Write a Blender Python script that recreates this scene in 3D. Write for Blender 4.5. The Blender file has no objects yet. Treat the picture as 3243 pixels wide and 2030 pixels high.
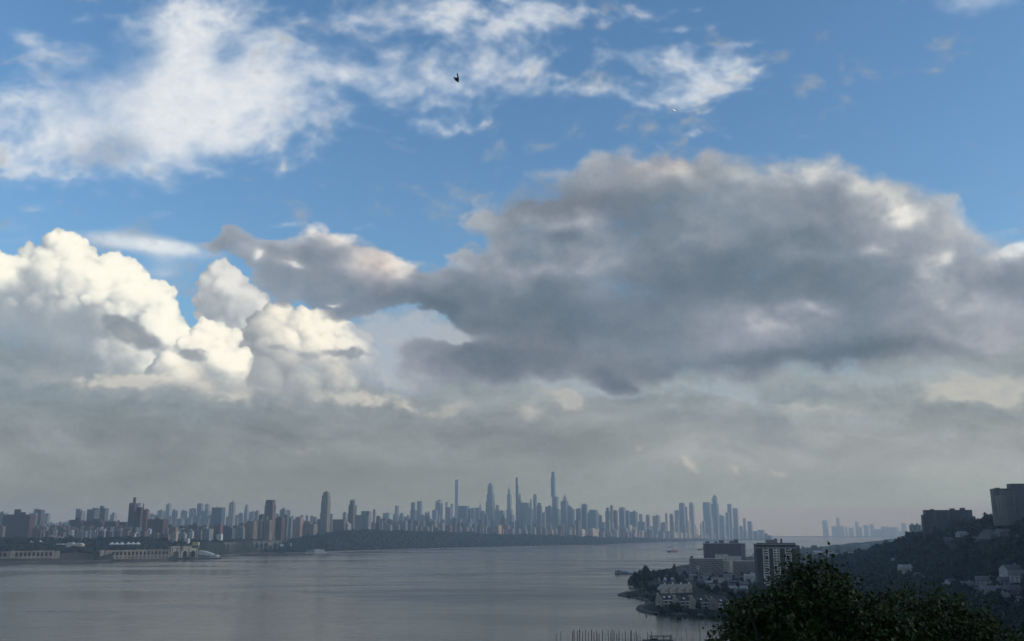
import bpy, math, random
import numpy as np
from mathutils import Vector, Matrix

# ================================================================ camera, sky, sun
S = 70.0/60.0                      # world metres per unit of the 60 m eye height the layout was drawn for
H = 70.0                           # eye height above the river
CX, CY, F = 1621.5, 1015.0, 3000.0
TH = math.atan(675.0/F)            # the camera looks slightly up
cth, sth = math.cos(TH), math.sin(TH)

scene = bpy.context.scene
cam_d = bpy.data.cameras.new("camera")
cam = bpy.data.objects.new("camera", cam_d)
scene.collection.objects.link(cam)
cam.location = (0, 0, H)
cam.rotation_euler = (math.pi/2 + TH, 0, 0)
cam_d.sensor_width = 36.0
cam_d.lens = F/3243.0*36.0
cam_d.clip_start = 0.5
cam_d.clip_end = 80000.0
scene.camera = cam
scene.view_settings.view_transform = 'Standard'
scene.view_settings.look = 'None'
scene.view_settings.exposure = 0.0
scene.view_settings.gamma = 1.0
scene.cycles.use_denoising = True
scene.cycles.max_bounces = 5
scene.cycles.diffuse_bounces = 2
scene.cycles.glossy_bounces = 2
scene.cycles.volume_bounces = 0
scene.cycles.transparent_max_bounces = 8
scene.cycles.caustics_reflective = False
scene.cycles.caustics_refractive = False

SUN_AZ, SUN_EL = math.radians(97), math.radians(8.5)
sd = bpy.data.lights.new("sun", 'SUN')
sd.energy = 1.5; sd.angle = math.radians(10)      # a veiled sun among heavy broken cloud; sd.color = (1.0, .84, .66)
sun = bpy.data.objects.new("sun", sd)
scene.collection.objects.link(sun)
sun.rotation_euler = Vector((math.sin(SUN_AZ)*math.cos(SUN_EL), math.cos(SUN_AZ)*math.cos(SUN_EL), math.sin(SUN_EL))).to_track_quat('Z', 'Y').to_euler()
sun.location = (300, -100, 900)

HAZE_COL = (.62, .81, 1.0, 1); HAZE_DEN = .000094; HAZE_TOP = 620.0
HAZE_GLOW = np.array([.226, .255, .290])      # what a very deep layer of this air looks like from the inside
# ---------------------------------------------------------------- clouds
# The clouds are generated here with numpy (noise, rasterised puffs, shading by a low sun from the right)
# on a grid of photograph-degrees and then resampled to azimuth / elevation for the world shader.
STEP = 2.4
GX0, GX1, GY0, GY1 = -520.0, 3760.0, -420.0, 1800.0
GW, GH = int((GX1-GX0)/STEP), int((GY1-GY0)/STEP)
gx = GX0 + (np.arange(GW)+.5)*STEP
gy = GY0 + (np.arange(GH)+.5)*STEP
PX, PY = np.meshgrid(gx, gy)

def lattice(cx, cy, seed, ox=0., oy=0.):
    r = np.random.RandomState(seed)
    def w(coord, cell, off):
        t = (coord - coord[0])/cell + 2 + off
        n = int(t.max())+4
        i = np.floor(t).astype(int); f = t-i
        m = np.zeros((len(coord), n))
        a = np.arange(len(coord))
        m[a, i-1] = (1-f)**3/6; m[a, i] = (3*f**3-6*f**2+4)/6
        m[a, i+1] = (-3*f**3+3*f**2+3*f+1)/6; m[a, i+2] = f**3/6
        return m
    wx, wy = w(gx, cx, ox), w(gy, cy, oy)
    g = r.uniform(-1, 1, (wy.shape[1], wx.shape[1]))
    return (wy @ g @ wx.T)*2.2

def fbm(cx, cy, octv, seed, gain=.5):
    out = 0.; amp = 1.; tot = 0.
    for k in range(octv):
        if min(cx, cy)/2.**k < STEP*1.2: break
        out = out + amp*lattice(cx/2.**k, cy/2.**k, seed+17*k, .37*k, .61*k)
        tot += amp; amp *= gain
    return out/tot*1.5

def sample(F, x, y):
    u = np.clip((x-GX0)/STEP-.5, 0, GW-1.001); v = np.clip((y-GY0)/STEP-.5, 0, GH-1.001)
    i = u.astype(np.int32); j = v.astype(np.int32); fu = u-i; fv = v-j
    if F.ndim == 3: fu = fu[..., None]; fv = fv[..., None]
    return (F[j, i]*(1-fu)+F[j, i+1]*fu)*(1-fv)+(F[j+1, i]*(1-fu)+F[j+1, i+1]*fu)*fv

def blur(F, s):
    s = s/STEP
    ky = np.fft.fftfreq(GH)[:, None]; kx = np.fft.rfftfreq(GW)[None]
    return np.fft.irfft2(np.fft.rfft2(F)*np.exp(-2*(math.pi*s)**2*(kx**2+ky**2)), s=F.shape)

def sst(a, b, x):
    t = np.clip((x-a)/(b-a), 0, 1); return t*t*(3-2*t)

def blobs(lst, p=1.0):
    """sum of soft ellipses: (x, y, rx, ry, amplitude, degrees)"""
    out = np.zeros((GH, GW))
    for b in lst:
        x, y, rx, ry = b[:4]; amp = b[4] if len(b) > 4 else 1.; an = math.radians(b[5]) if len(b) > 5 else 0.
        e = 2.6*max(rx, ry)
        i0 = max(0, int((x-e-GX0)/STEP)); i1 = min(GW, int((x+e-GX0)/STEP)+1)
        j0 = max(0, int((y-e-GY0)/STEP)); j1 = min(GH, int((y+e-GY0)/STEP)+1)
        if i1 <= i0 or j1 <= j0: continue
        X = PX[j0:j1, i0:i1]-x; Y = PY[j0:j1, i0:i1]-y
        c, s = math.cos(an), math.sin(an)
        q = ((X*c+Y*s)/rx)**2 + ((-X*s+Y*c)/ry)**2
        out[j0:j1, i0:i1] += amp*np.exp(-q**p)
    return out

def make_clouds():
    C = lambda r, g, b: np.array([r, g, b])/255.
    rgb = np.zeros((GH, GW, 3)); al = np.zeros((GH, GW))
    def over(col, a):
        nonlocal rgb, al
        a = np.clip(a, 0, 1)
        na = a + al*(1-a)
        rgb = np.where(na[..., None] > 1e-4, (col*a[..., None] + rgb*(al*(1-a))[..., None])/np.maximum(na, 1e-4)[..., None], col)
        al = na
    def mixc(a, b, t): return a*(1-t[..., None]) + b*t[..., None]
    wx = fbm(260, 200, 4, 101)*46; wy = fbm(260, 200, 4, 202)*34
    fine = fbm(150, 75, 7, 11, .58)
    finew = sample(fine, PX+wx, PY+wy)
    fine2 = sample(fbm(56, 34, 5, 12, .6), PX+wx*.5, PY+wy*.5)
    cell = np.abs(sample(fbm(70, 40, 4, 31, .5), PX+wx*.6, PY+wy*.6))
    w2x = fbm(90, 70, 5, 103, .6)*34; w2y = fbm(90, 70, 5, 204, .6)*26
    def W(F, k=1., k2=1.): return sample(F, PX+wx*k+w2x*k2, PY+wy*k+w2y*k2)
    puffy = 1-2*np.abs(sample(fbm(96, 60, 6, 61, .62), PX+wx*.7, PY+wy*.7))   # billows: bright ridges, dark creases
    # ---- high broken cloud across the top
    top = [(640,330,330,150,1.0,-14),(600,120,150,120,.95,70),(660,20,150,80,.8),(360,330,170,110,.75,-30),(110,440,200,110,1.05,20),
           (20,380,160,90,.6),(920,330,130,70,.65),(820,250,200,90,.75),(120,110,60,36,.75,25),(280,62,75,26,.5,-12),(405,62,44,20,.55),
           (400,110,80,40,.35),(190,180,70,60,.4),(760,5,110,40,.75),(790,90,60,40,.4),(850,120,60,30,.45),(460,440,180,60,.6,10),(700,440,200,40,.6,8),(850,400,140,30,.5),
           (160,530,140,26,.7,14),(1050,230,170,60,.6,6),(1260,235,200,62,.75,4),(1440,250,140,60,.7),(1560,215,160,50,.7,-12),(1370,40,300,55,.62,4),(1600,30,230,50,.5,-8),
           (1180,70,130,30,.6,8),(1300,100,120,28,.7,4),(1400,118,90,24,.7),(1640,95,140,34,.8,-14),(1560,140,130,36,.55,-14),(1700,60,50,34,.4),(840,135,50,22,.4),
           (960,70,36,16,.4),(1030,50,60,20,.25),
           (2060,35,84,26,.52,-14),(2215,36,60,22,.42,-14),(2160,78,60,15,.42,-12),(2330,112,60,12,.45,-4),(1815,88,26,36,.75,20),(1930,92,44,18,.4),(2180,2,120,10,.35),
           (2060,182,170,40,.66,2),(2240,205,110,54,.60,14),(2320,205,34,34,.5),(2150,262,140,36,.72,-8),(1900,298,170,24,.72,4),(2220,290,110,24,.5),(1780,236,70,14,.36,8),(1660,218,46,12,.45),(1700,254,50,14,.25),
           (1310,365,56,16,.6),(1430,374,40,17,.9),(1360,318,80,20,.5),(1540,376,24,9,.55),(1190,392,60,12,.32,8),(1140,345,80,30,.35,-8),(1000,370,90,40,.45),
           (1090,692,30,8,.6),(1150,694,32,8,.7),(1215,694,40,8,.75),(880,712,60,8,.32,4),(2232,352,18,9,.5),(2190,445,24,12,.45),(2302,440,16,9,.4),(2560,438,60,16,.5,-4),
           (2420,45,60,12,.35),(2390,220,20,10,.45),(2370,292,22,10,.4),(810,488,30,8,.4),(885,510,14,8,.6),(1000,600,16,5,.2),(640,500,60,16,.35),(3130,2,90,32,.55),(3040,-10,80,20,.5)]
    m0 = blobs(top, .9)
    m = 1-np.exp(-1.5*W(m0, .7, .8))
    calmL = 1-.6*sst(0,1,blobs([(520,320,430,230,1.,-10)],1.5))
    acell = sample(fbm(34, 22, 3, 91, .6), PX+wx*.5, PY+wy*.5)*sst(1000, 1900, PX)
    d = m*1.10 + calmL*(.34*finew + .22*fine2 + .10*puffy) + .20*acell - .24 - .10*sst(1500, 1900, PX)
    d = np.where(m < .05, -1, d)
    core = blobs([(640,300,260,130,.8,-14),(600,90,90,110,.5,70),(120,440,130,80,.5,20),(640,430,200,60,.3)], 1)
    core = np.clip(W(core, .6, .8), 0, 1.2)
    d = d + .42*core
    a = sst(-.10, 1.15, d)*.84 + sst(.1, .8, d)*core*.3
    a = np.where((PX > 2900) & (PY < 60), sst(.1, .9, m)*.5, a)
    bright = np.clip(.34 + .28*sst(.1, 1.0, d) + .30*core + calmL*(.16*puffy + .16*fine2 + .10*finew), 0, 1)
    a = .6*a+.4*blur(a, 5)
    col = mixc(C(170,190,214), C(231,233,235), bright)
    col = mixc(col, C(176,184,194), np.clip(blobs([(335,478,120,50,1.,-6),(300,505,90,30,.5)], 1.6), 0, 1)*.85)
    col = mixc(col, C(242,242,240), np.clip(blobs([(600,85,60,70,.8),(620,230,140,60,.5,30),(680,390,120,46,.6),(250,440,60,90,.5),(90,100,50,30,.5),(150,125,50,24,.5)], 1), 0, 1)*.7)
    over(col, a)
    # thin veil beside the tall cumulus
    v = blobs([(420,768,210,30,.8,7),(560,785,120,26,.5,5),(520,830,110,40,.35),(500,870,60,20,.35),(30,760,90,60,.12),(3215,790,60,20,1.2,-14),(3300,790,120,24,1.,-8)], 1.1)
    over(mixc(C(190,203,216), C(238,240,238), sst(.4, 1.1, v+.2*fine2)), sst(.12, .85, v + .16*finew + .08*fine2)*.8)
    # ---- pale bank behind everything low down
    lowcol_y = sst(1150, 1700, PY)
    base = mixc(C(137,144,147), C(130,137,136), lowcol_y)
    right = sst(1300, 2700, PX)
    base = mixc(base, C(153,158,157), right*.9)
    st = fbm(520, 110, 6, 77, .55); stw = sample(st, PX+wx*1.2, PY+wy)
    st2 = sample(fbm(200, 60, 6, 78, .55), PX+wx, PY+wy)
    fade_low = 1-.75*sst(1420, 1640, PY)
    t = (.60*stw+.62*st2+.35*puffy*(1-sst(1250,1500,PY)))*fade_low
    base = base + (t*.060)[..., None]*np.array([1.05, 1.0, .92])
    warm = blobs([(3080,1240,150,34,1.1,4),(3200,1220,100,40,.8),(3140,1270,120,24,.7,6),(2900,1300,90,20,.3),(1800,1275,24,48,.9,-38),(1740,1240,50,26,.5,20),(1670,1275,40,30,.4),(1700,1300,90,30,.3),
                  (2175,1478,20,40,.7,-48),(2325,1502,26,12,.6,22),(2475,1488,36,14,.45,-20),(2005,1412,18,10,.4),(900,1432,170,18,.28,-3),(350,1395,50,12,.3),(560,1420,60,22,.32,-20),(710,1490,60,12,.25,-4),
                  (2030,1560,220,24,.2,3),(2700,1380,260,20,.35,4),(3100,1410,150,16,.3,4),(3160,1460,60,16,.25),(1430,1290,120,26,.5,-6),(1280,1250,60,20,.5,16),(1240,1235,30,14,.5),(2600,1290,170,14,.3,10)], 1.1)
    warm = W(warm, .35, .7)
    w_ = sst(.08, 1.15, warm*(1+.45*st2+.55*fine2+.3*puffy))
    base = mixc(base, C(205,196,182), np.clip(w_, 0, 1)*.62)
    dk = blobs([(2560,1240,150,22,.9,8),(2450,1235,70,16,.5),(2420,1310,80,40,.7,40),(2000,1250,60,22,.8,-14),(2180,1245,70,18,.7,-20),(2230,1340,260,40,.7,6),(2500,1420,160,22,.5,8),(2080,1350,90,30,.5),
                (3130,1325,160,20,.9,3),(2960,1290,80,16,.4),(2320,1440,110,16,.4,14),(2900,1180,200,18,.4),(900,1255,160,40,.8,4),(300,1290,500,70,.5,3),(150,1180,260,90,.5),(700,1350,300,26,.3)], 1.)
    dk = W(dk, .6, 1.)
    base = mixc(base, C(120,130,141), np.clip(dk*(1+.5*st2+.5*fine2), 0, 1)*.44)
    base = mixc(base, C(172,182,190), np.clip(W(blobs([(1820,1215,160,20,.9,8),(2100,1215,260,24,.8,-2),(2350,1260,90,24,.8,20),(2260,1230,120,26,.6),(2800,1200,260,26,.6,-4),(1650,1170,60,20,.8,14),(2680,1350,180,26,.5),(2100,1290,30,20,.6),(2960,1400,200,22,.4)], 1.1), .5, .8)*(1+.5*fine2), 0, 1)*.6)
    edge = 1100 + 40*finew + 24*fine2 - 130*sst(1200, 1500, PX)*(1-sst(1700, 1900, PX)) - 160*sst(2700, 3000, PX) - 90*(1-sst(100, 800, PX)) + 30*np.sin(PX/170.)
    ba = sst(0, 150, PY-edge+40)
    over(base, ba*(.90+.1*sst(1200, 1400, PY)))
    # ---- cumulus: rasterised puffs, three generations, shaded by the low sun
    rs = np.random.RandomState(5)
    def puffs(seeds, kids=15, grand=9):
        Z = np.full((GH, GW), -1e3)
        def stamp(x, y, z, r):
            i0 = max(0, int((x-r-GX0)/STEP)); i1 = min(GW, int((x+r-GX0)/STEP)+2)
            j0 = max(0, int((y-r-GY0)/STEP)); j1 = min(GH, int((y+r-GY0)/STEP)+2)
            if i1 <= i0 or j1 <= j0: return
            q = r*r - (PX[j0:j1, i0:i1]-x)**2 - (PY[j0:j1, i0:i1]-y)**2
            h = np.where(q > 0, z+np.sqrt(np.maximum(q, 0)), -1e3)
            np.maximum(Z[j0:j1, i0:i1], h, out=Z[j0:j1, i0:i1])
        def rec(x, y, z, r, lev):
            stamp(x, y, z, r)
            if lev == 0 or r < 7: return
            n = (grand, kids)[lev-1] if lev <= 2 else kids
            for _ in range(n):
                th = rs.uniform(0, 2*math.pi); cz = rs.uniform(-.15, .95)
                sr = math.sqrt(1-cz*cz)
                k = rs.uniform(.82, 1.0)
                rr = r*rs.choice([rs.uniform(.16,.3), rs.uniform(.3,.52)], p=[.55,.45])
                rec(x+math.cos(th)*sr*r*k, y+math.sin(th)*sr*r*k*.9, z+cz*r*k*.8, rr, lev-1)
        for s in seeds:
            rec(s[0], s[1], s[2] if len(s) > 3 else 0., s[-1], 2)
        return Z
    def shade(Z, soft=3.2, L=(.60, -.62, .42), amb=.42):
        mask = (Z > -900).astype(float)
        wob = np.where(mask > 0, Z, 0.)
        bm = blur(mask, soft)+1e-4
        Zs = blur(wob*mask, soft)/bm
        Zm = blur(wob*mask, 16)/(blur(mask, 16)+1e-3)
        Zl = blur(wob*mask, 46)/(blur(mask, 46)+1e-3)
        def lam(F, k):
            dy, dx = np.gradient(F, STEP)
            dx = dx*k; dy = dy*k
            n = np.sqrt(dx*dx+dy*dy+1)
            l = np.array(L)/np.linalg.norm(L)
            return np.clip((-dx*l[0]-dy*l[1]+l[2])/n, -.6, 1)
        ao = np.clip((Zs-Zm)/16, -1, 1)
        return mask, .36*lam(Zs, .7)+.46*lam(Zm, 1.2)+.50*lam(Zl, 1.7), ao
    big = [(205,790,66),(250,850,70),(150,880,82),(232,880,86),(300,905,84),(365,880,66),(410,850,34),(425,880,44),(400,940,80),(88,905,52),(120,1000,84),(200,1010,90),(300,1000,84),(45,850,40),(92,800,32),(10,900,70),(20,960,60),
           (470,935,56),(515,930,34),(520,990,52),(500,1060,86),(560,1050,46),(545,1120,64),(380,1120,95),(430,1180,88),(600,1130,44),(300,1150,100),(180,1110,110),(60,1080,90),(-80,900,130),(-60,1060,130),(-260,980,160)]
    mid = [(660,1045,36),(690,1070,38),(720,1110,42),(632,1062,30),(742,1068,22),(640,1140,86),(560,1210,100),(700,1180,90)]
    back = [(690,870,44),(665,900,44),(720,890,52),(700,950,74),(780,980,80),(690,850,28),(850,1060,60),(750,1060,80)]
    third = [(880,1010,56),(950,1030,56),(1020,1050,54),(1085,1060,44),(1125,1075,34),(1160,1090,26),(1170,1120,22),(850,1050,70),(1080,1120,66),(1000,1120,90),(900,1120,96),(1140,1150,50),(1060,1190,74),(960,1200,90),(830,1190,100),(1180,1215,44)]
    cw = sample(fbm(46, 40, 5, 55, .6), PX, PY)
    jx = lattice(26, 24, 901)*5+lattice(11, 10, 903)*3.6+lattice(6, 6, 905)*1.6; jy = lattice(26, 24, 902)*5+lattice(11, 10, 904)*3.6+lattice(6, 6, 906)*1.6
    def cumulus(seeds, sh, br, fade0, fade1, gray, soft=3., fsh=0.):
        Z = puffs(seeds)
        mask, lam, ao = shade(Z, soft*.7)
        mask = sample(blur(mask, 2.2), PX+jx, PY+jy); lam = sample(lam, PX+jx*.8, PY+jy*.8); ao = sample(ao, PX+jx*.8, PY+jy*.8)
        gk = np.clip(gray, -.3, 1.)
        t = np.clip((.27 + .66*lam + .40*ao + .12*cw + .10*fine2)*(1-.62*gk) - .22*np.clip(gk, 0, 1), 0, 1)
        mk0 = (Z > -900)*1.; t = .55*t+.45*blur(t*mk0, 8)/(blur(mk0, 8)+1e-3)
        t = sst(-.02, .98, t)
        c = mixc(sh, br, t)
        fo = sst(fade0, fade1, PY+26*finew+20*fine2+fsh)
        c = mixc(c, C(139,148,155), fo*.85)
        alpha = sst(.14, .92, blur(mask, 2.5))*(1-fo)
        over(c, alpha)
    g_back = blobs([(770,980,160,110,.5)], 1)
    cumulus(back, C(156,164,172), C(232,230,224), 1120, 1280, g_back*.6+.08, 4.)
    g_third = blobs([(900,1160,230,70,.5),(800,1080,90,120,.5),(1150,1180,80,60,.2)], 1)
    cumulus(third, C(146,153,160), C(255,247,229), 1150, 1340, g_third*.8+.04+.22*sst(1000,1180,PX)*sst(1080,1160,PY), 3.)
    g_big = blobs([(60,1090,230,110,.9,10),(150,960,70,70,.28),(110,1090,190,130,.35,10),(240,1060,90,70,.45),(20,1000,90,90,.45),(330,1130,150,70,.45),(0,1230,300,90,.5),(300,1010,110,60,.3),(120,900,70,60,.15)], 1)-blobs([(350,890,160,90,.18,20),(520,1050,80,120,.2,30),(230,800,60,70,.15)], 1)
    cumulus(big, C(152,162,171), C(255,251,235), 1090, 1290, W(g_big, .5, .8), 3., 130*(1-sst(-50, 360, PX)))
    cumulus(mid, C(158,165,171), C(255,249,232), 1170, 1310, blobs([(640,1200,180,50,.3)], 1), 3.)
    # warm glow low on the cumulus
    gl = blobs([(330,1215,260,40,.55,3),(640,1230,200,40,.5),(900,1250,220,40,.5),(1150,1240,160,50,.5,10),(1300,1270,160,40,.4),(400,1195,230,28,.75,3),(300,1170,120,24,.4,12),(560,1190,120,30,.4),(1060,1160,70,36,.6,14),(1230,1280,150,26,.5,4),(1150,1230,80,26,.35,20)], 1)
    gl = W(gl, .5, 1.)
    over(mixc(C(180,180,177), C(228,219,204), sst(.3, 1.2, gl*(1+.5*fine2))), sst(.0, 1.5, gl*(1+.7*fine2+.6*finew+.35*puffy))*.62)
    # dark scud over the cumulus
    sc = W(blobs([(400,1035,90,34,1.,20),(370,1010,60,34,.6),(330,1060,120,24,.5),(440,1070,60,30,.6,20),(603,1128,48,24,1.,22),(570,1115,30,16,.5),(300,1100,140,26,.4),(500,1090,30,16,.4),(860,1095,46,14,.7,14),(950,1115,40,14,.6),(1080,1110,70,14,.8,6),(1130,1120,50,12,.6,20)], 1.2), .3, .7)
    over(mixc(C(160,166,172), C(134,143,152), sst(.3, 1.1, sc)), sst(.10, .95, sc+.26*fine2+.18*finew+.18*cw)*.80)
    vg = W(blobs([(1340,1040,150,50,1.,4),(1240,1100,110,70,1.,30),(1420,1060,110,40,.8),(1180,1010,80,40,.6),(1300,1160,140,60,1.),(1480,1010,90,40,.7)], 1.1), .5, .9)
    over(mixc(C(150,164,180), C(176,182,188), sst(.3, 1.2, vg+.4*fine2)), sst(.0, .9, vg*(1+.35*fine2+.25*finew))*.82)
    # ---- the big soft grey cloud
    G = [(1950,640,330,110,.9,-6),(2110,510,120,44,.7,20),(2080,540,200,60,.6),(2400,580,320,80,.8,6),(2620,600,230,80,.6,8),(2700,700,250,130,.8),(2880,700,100,80,.45),(1640,668,180,26,.8,-4),(1800,620,180,50,.6,-14),
         (2200,800,520,180,1.3),(2700,900,380,170,1.2),(1720,800,200,120,.9,-10),(2300,1040,520,130,1.3,-2),(1560,970,270,110,1.0,10),(1690,1000,130,70,.7),(1830,985,140,80,.7),(2150,830,160,60,.3),(1620,780,120,60,.35),(1420,910,180,60,.8,8),(1640,860,200,70,.7),(3000,880,150,110,.5),
         (705,765,84,36,.8,-20),(640,775,56,18,.4),(745,800,60,46,.6,60),(900,840,140,56,.85,14),(1020,862,190,72,1.05,8),(1060,770,110,60,.95,28),(1180,840,120,80,.85,20),(1240,880,90,50,.7),(880,800,120,26,.7),
         (1060,935,150,26,.5,8),(1120,980,130,36,.7),(840,920,70,26,.35,40),(1480,790,110,24,.55,10),(1400,770,90,16,.4,8),(1330,910,140,60,.7),(1530,1110,150,70,1.0,14),(1400,1080,120,40,.8,8),(1300,1090,70,30,.5,10),(1640,1110,120,50,.8),(1480,1170,80,30,.4),
         (1290,1150,90,60,.45,30),(1380,1180,60,30,.4),(1720,1130,60,26,.6,14),(1900,1170,100,44,.9,20),(1970,1190,70,24,.6,20),(3180,860,130,50,.85),(3260,920,180,90,.8),(3200,1060,200,100,.5),(3560,900,260,200,1.),(2880,1080,200,100,.8),(2620,1090,250,70,.8,-4)]
    mG = blobs(G, 1.1); mG = W(mG, .9, 1.1)
    soft = sample(fbm(330, 190, 7, 401, .52), PX+wx, PY+wy)
    soft2 = sample(fbm(120, 74, 6, 402, .55), PX+wx, PY+wy)
    billow = np.abs(sample(fbm(170, 120, 5, 405, .5), PX+wx, PY+wy))
    dG = (1-np.exp(-1.5*mG))*1.75 + .20*soft + .26*soft2 - .20*billow + .17*fine2 + .10*puffy - .42
    dG = .75*dG+.25*blur(dG, 14)*1.0
    dG = dG - 1.2*(1-sst(.06, .26, mG))
    gap = W(blobs([(1340,1030,170,30,1.1,6),(1290,990,120,26,.5),(1430,1060,60,26,.6),(1120,1010,40,20,.4),(700,1040,120,60,.9,28),(760,990,60,30,.5,40),(1500,760,60,20,.4)], 1.1), .5, .8)
    dG = dG + .35*sst(.9, 1.8, mG) - gap*1.0
    softness = .56 + .40*sst(1300, 1700, PX)*(1-.6*sst(900, 1150, PY))
    aG = sst(.10, .12+softness, dG)
    # brightness: thick parts dark, rims light, plus the photograph's light and dark patches
    thick = sst(.2, 1.6, dG)
    up = sample(dG, PX+34, PY-44)      # towards the sun: less cloud there = lit
    lit = np.clip((dG-up)*.9, -1, 1)
    lightp = blobs([(1790,690,160,30,.7,-4),(1880,720,90,36,.5,10),(1720,760,90,36,.6,-10),(1810,830,160,34,.65,0),(1930,800,60,34,.5),(1800,740,60,24,-.5),(2870,690,62,40,1.9,-10),(2820,660,90,40,.3),(2770,780,46,24,.9),(2740,800,90,30,.25),
                    (2930,850,50,46,.8),(2990,840,26,24,.7),(2420,1005,140,28,.75,8),(2350,985,80,24,.3),(2580,975,50,20,.9,4),(2480,960,80,16,.3),(2180,740,60,26,.4,-10),(2530,790,80,30,.35),(2420,560,180,36,.75,4),(2110,505,100,34,.8,14),(2640,560,140,40,.6,8),
                    (2790,630,100,50,.5,14),(1050,735,60,30,1.5,24),(1000,735,50,30,1.,-10),(1210,830,60,44,1.1,-20),(1180,790,60,40,.8,30),(1240,860,30,36,.6),(1110,820,50,50,.5,50),(1080,870,80,50,.2),(825,815,20,16,1.6),(815,830,14,10,1.2),(910,842,22,9,2.2),(1060,946,22,6,2.0),
                    (2500,1080,80,30,.4,14),(3060,950,160,26,.5,8),(3000,920,70,30,.3),(3180,800,90,18,.7,-8),(3120,1090,190,80,.45),(2330,620,180,30,.2),(1650,820,90,30,.3,-10),(1400,830,80,24,.35),(2600,1170,300,30,.2),
                    (1430,1090,36,12,.5),(1480,970,50,24,.3),(1250,1090,40,30,.4),(1330,1130,60,20,.7,30),(1230,1050,18,16,1.0),(1350,1170,60,16,.5,30)], 1)
    darkp = blobs([(2300,1150,420,44,1.0,-2),(2000,1060,240,80,.7),(2150,900,300,70,.45,-4),(2300,830,160,60,.4),(2520,900,260,50,.35),(1900,950,240,50,.45),(1500,990,200,50,.6,8),(1520,1110,150,44,.7,14),(1950,660,180,36,.35,-4),(2150,700,260,30,.3),
                   (1700,640,120,26,.4,-6),(2800,1100,260,36,.7,-4),(2500,740,200,40,.2),(1000,960,200,36,.6,8),(930,890,120,50,.45,10),(1230,940,160,40,.5,6),(720,760,70,40,.45),(960,800,100,22,.5,-2),(3160,880,110,40,.5),(1940,1190,120,36,.7,14),(1400,930,120,36,.4)], 1)
    lightp = lightp*(1-.85*np.clip(blobs([(1340,1130,170,90,1.2)], 1.3), 0, 1))
    lightp = W(lightp, .35, .75)*(1+.5*fine2+.25*puffy); darkp = W(darkp, .5, 1.)
    b = .63 + .16*lit*(1-.8*sst(880,1100,PY)) + .13*soft + .12*soft2 + .06*puffy*(1-.5*thick) - .08*sst(900,1150,PY) + .09*(1-sst(1150,1450,PX)) - .25*thick + .40*lightp - .30*darkp
    b = np.clip(.55*b+.45*blur(b, 8), 0, 1.25)
    colG = np.zeros_like(rgb)
    stops = [(0., C(98,112,123)), (.25, C(115,126,137)), (.5, C(139,147,157)), (.75, C(166,171,178)), (1.0, C(203,203,201)), (1.25, C(232,229,221))]
    xs = [s[0] for s in stops]
    for c in range(3): colG[..., c] = np.interp(b, xs, [s[1][c] for s in stops])
    hue = sample(fbm(420, 240, 3, 411), PX, PY)
    colG += (hue*.014)[..., None]*np.array([.6, .2, .35])
    pink = blobs([(1200,830,90,60,1.,20),(2110,520,160,50,.6),(1800,640,200,50,.3),(1050,750,60,50,.4)], 1)
    colG += (np.clip(pink, 0, 1)*.05)[..., None]*np.array([1., .0, -.55])
    over(colG, np.clip(aG, 0, 1)*(.86+.10*thick))
    # horizon murk, evening the sky out low down
    mk = sst(1400, 1660, PY)*.8
    murk = mixc(C(134,139,137), C(151,158,154), sst(500, 3100, PX))
    murk = murk + (st*.012)[..., None]
    over(murk, mk)
    g_ = blur(rs.normal(size=(GH, GW)), 3.0); g_ /= g_.std()
    rgb = rgb + (g_*.004)[..., None]
    return np.clip(rgb, 0, 1), np.clip(al, 0, 1)

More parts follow.
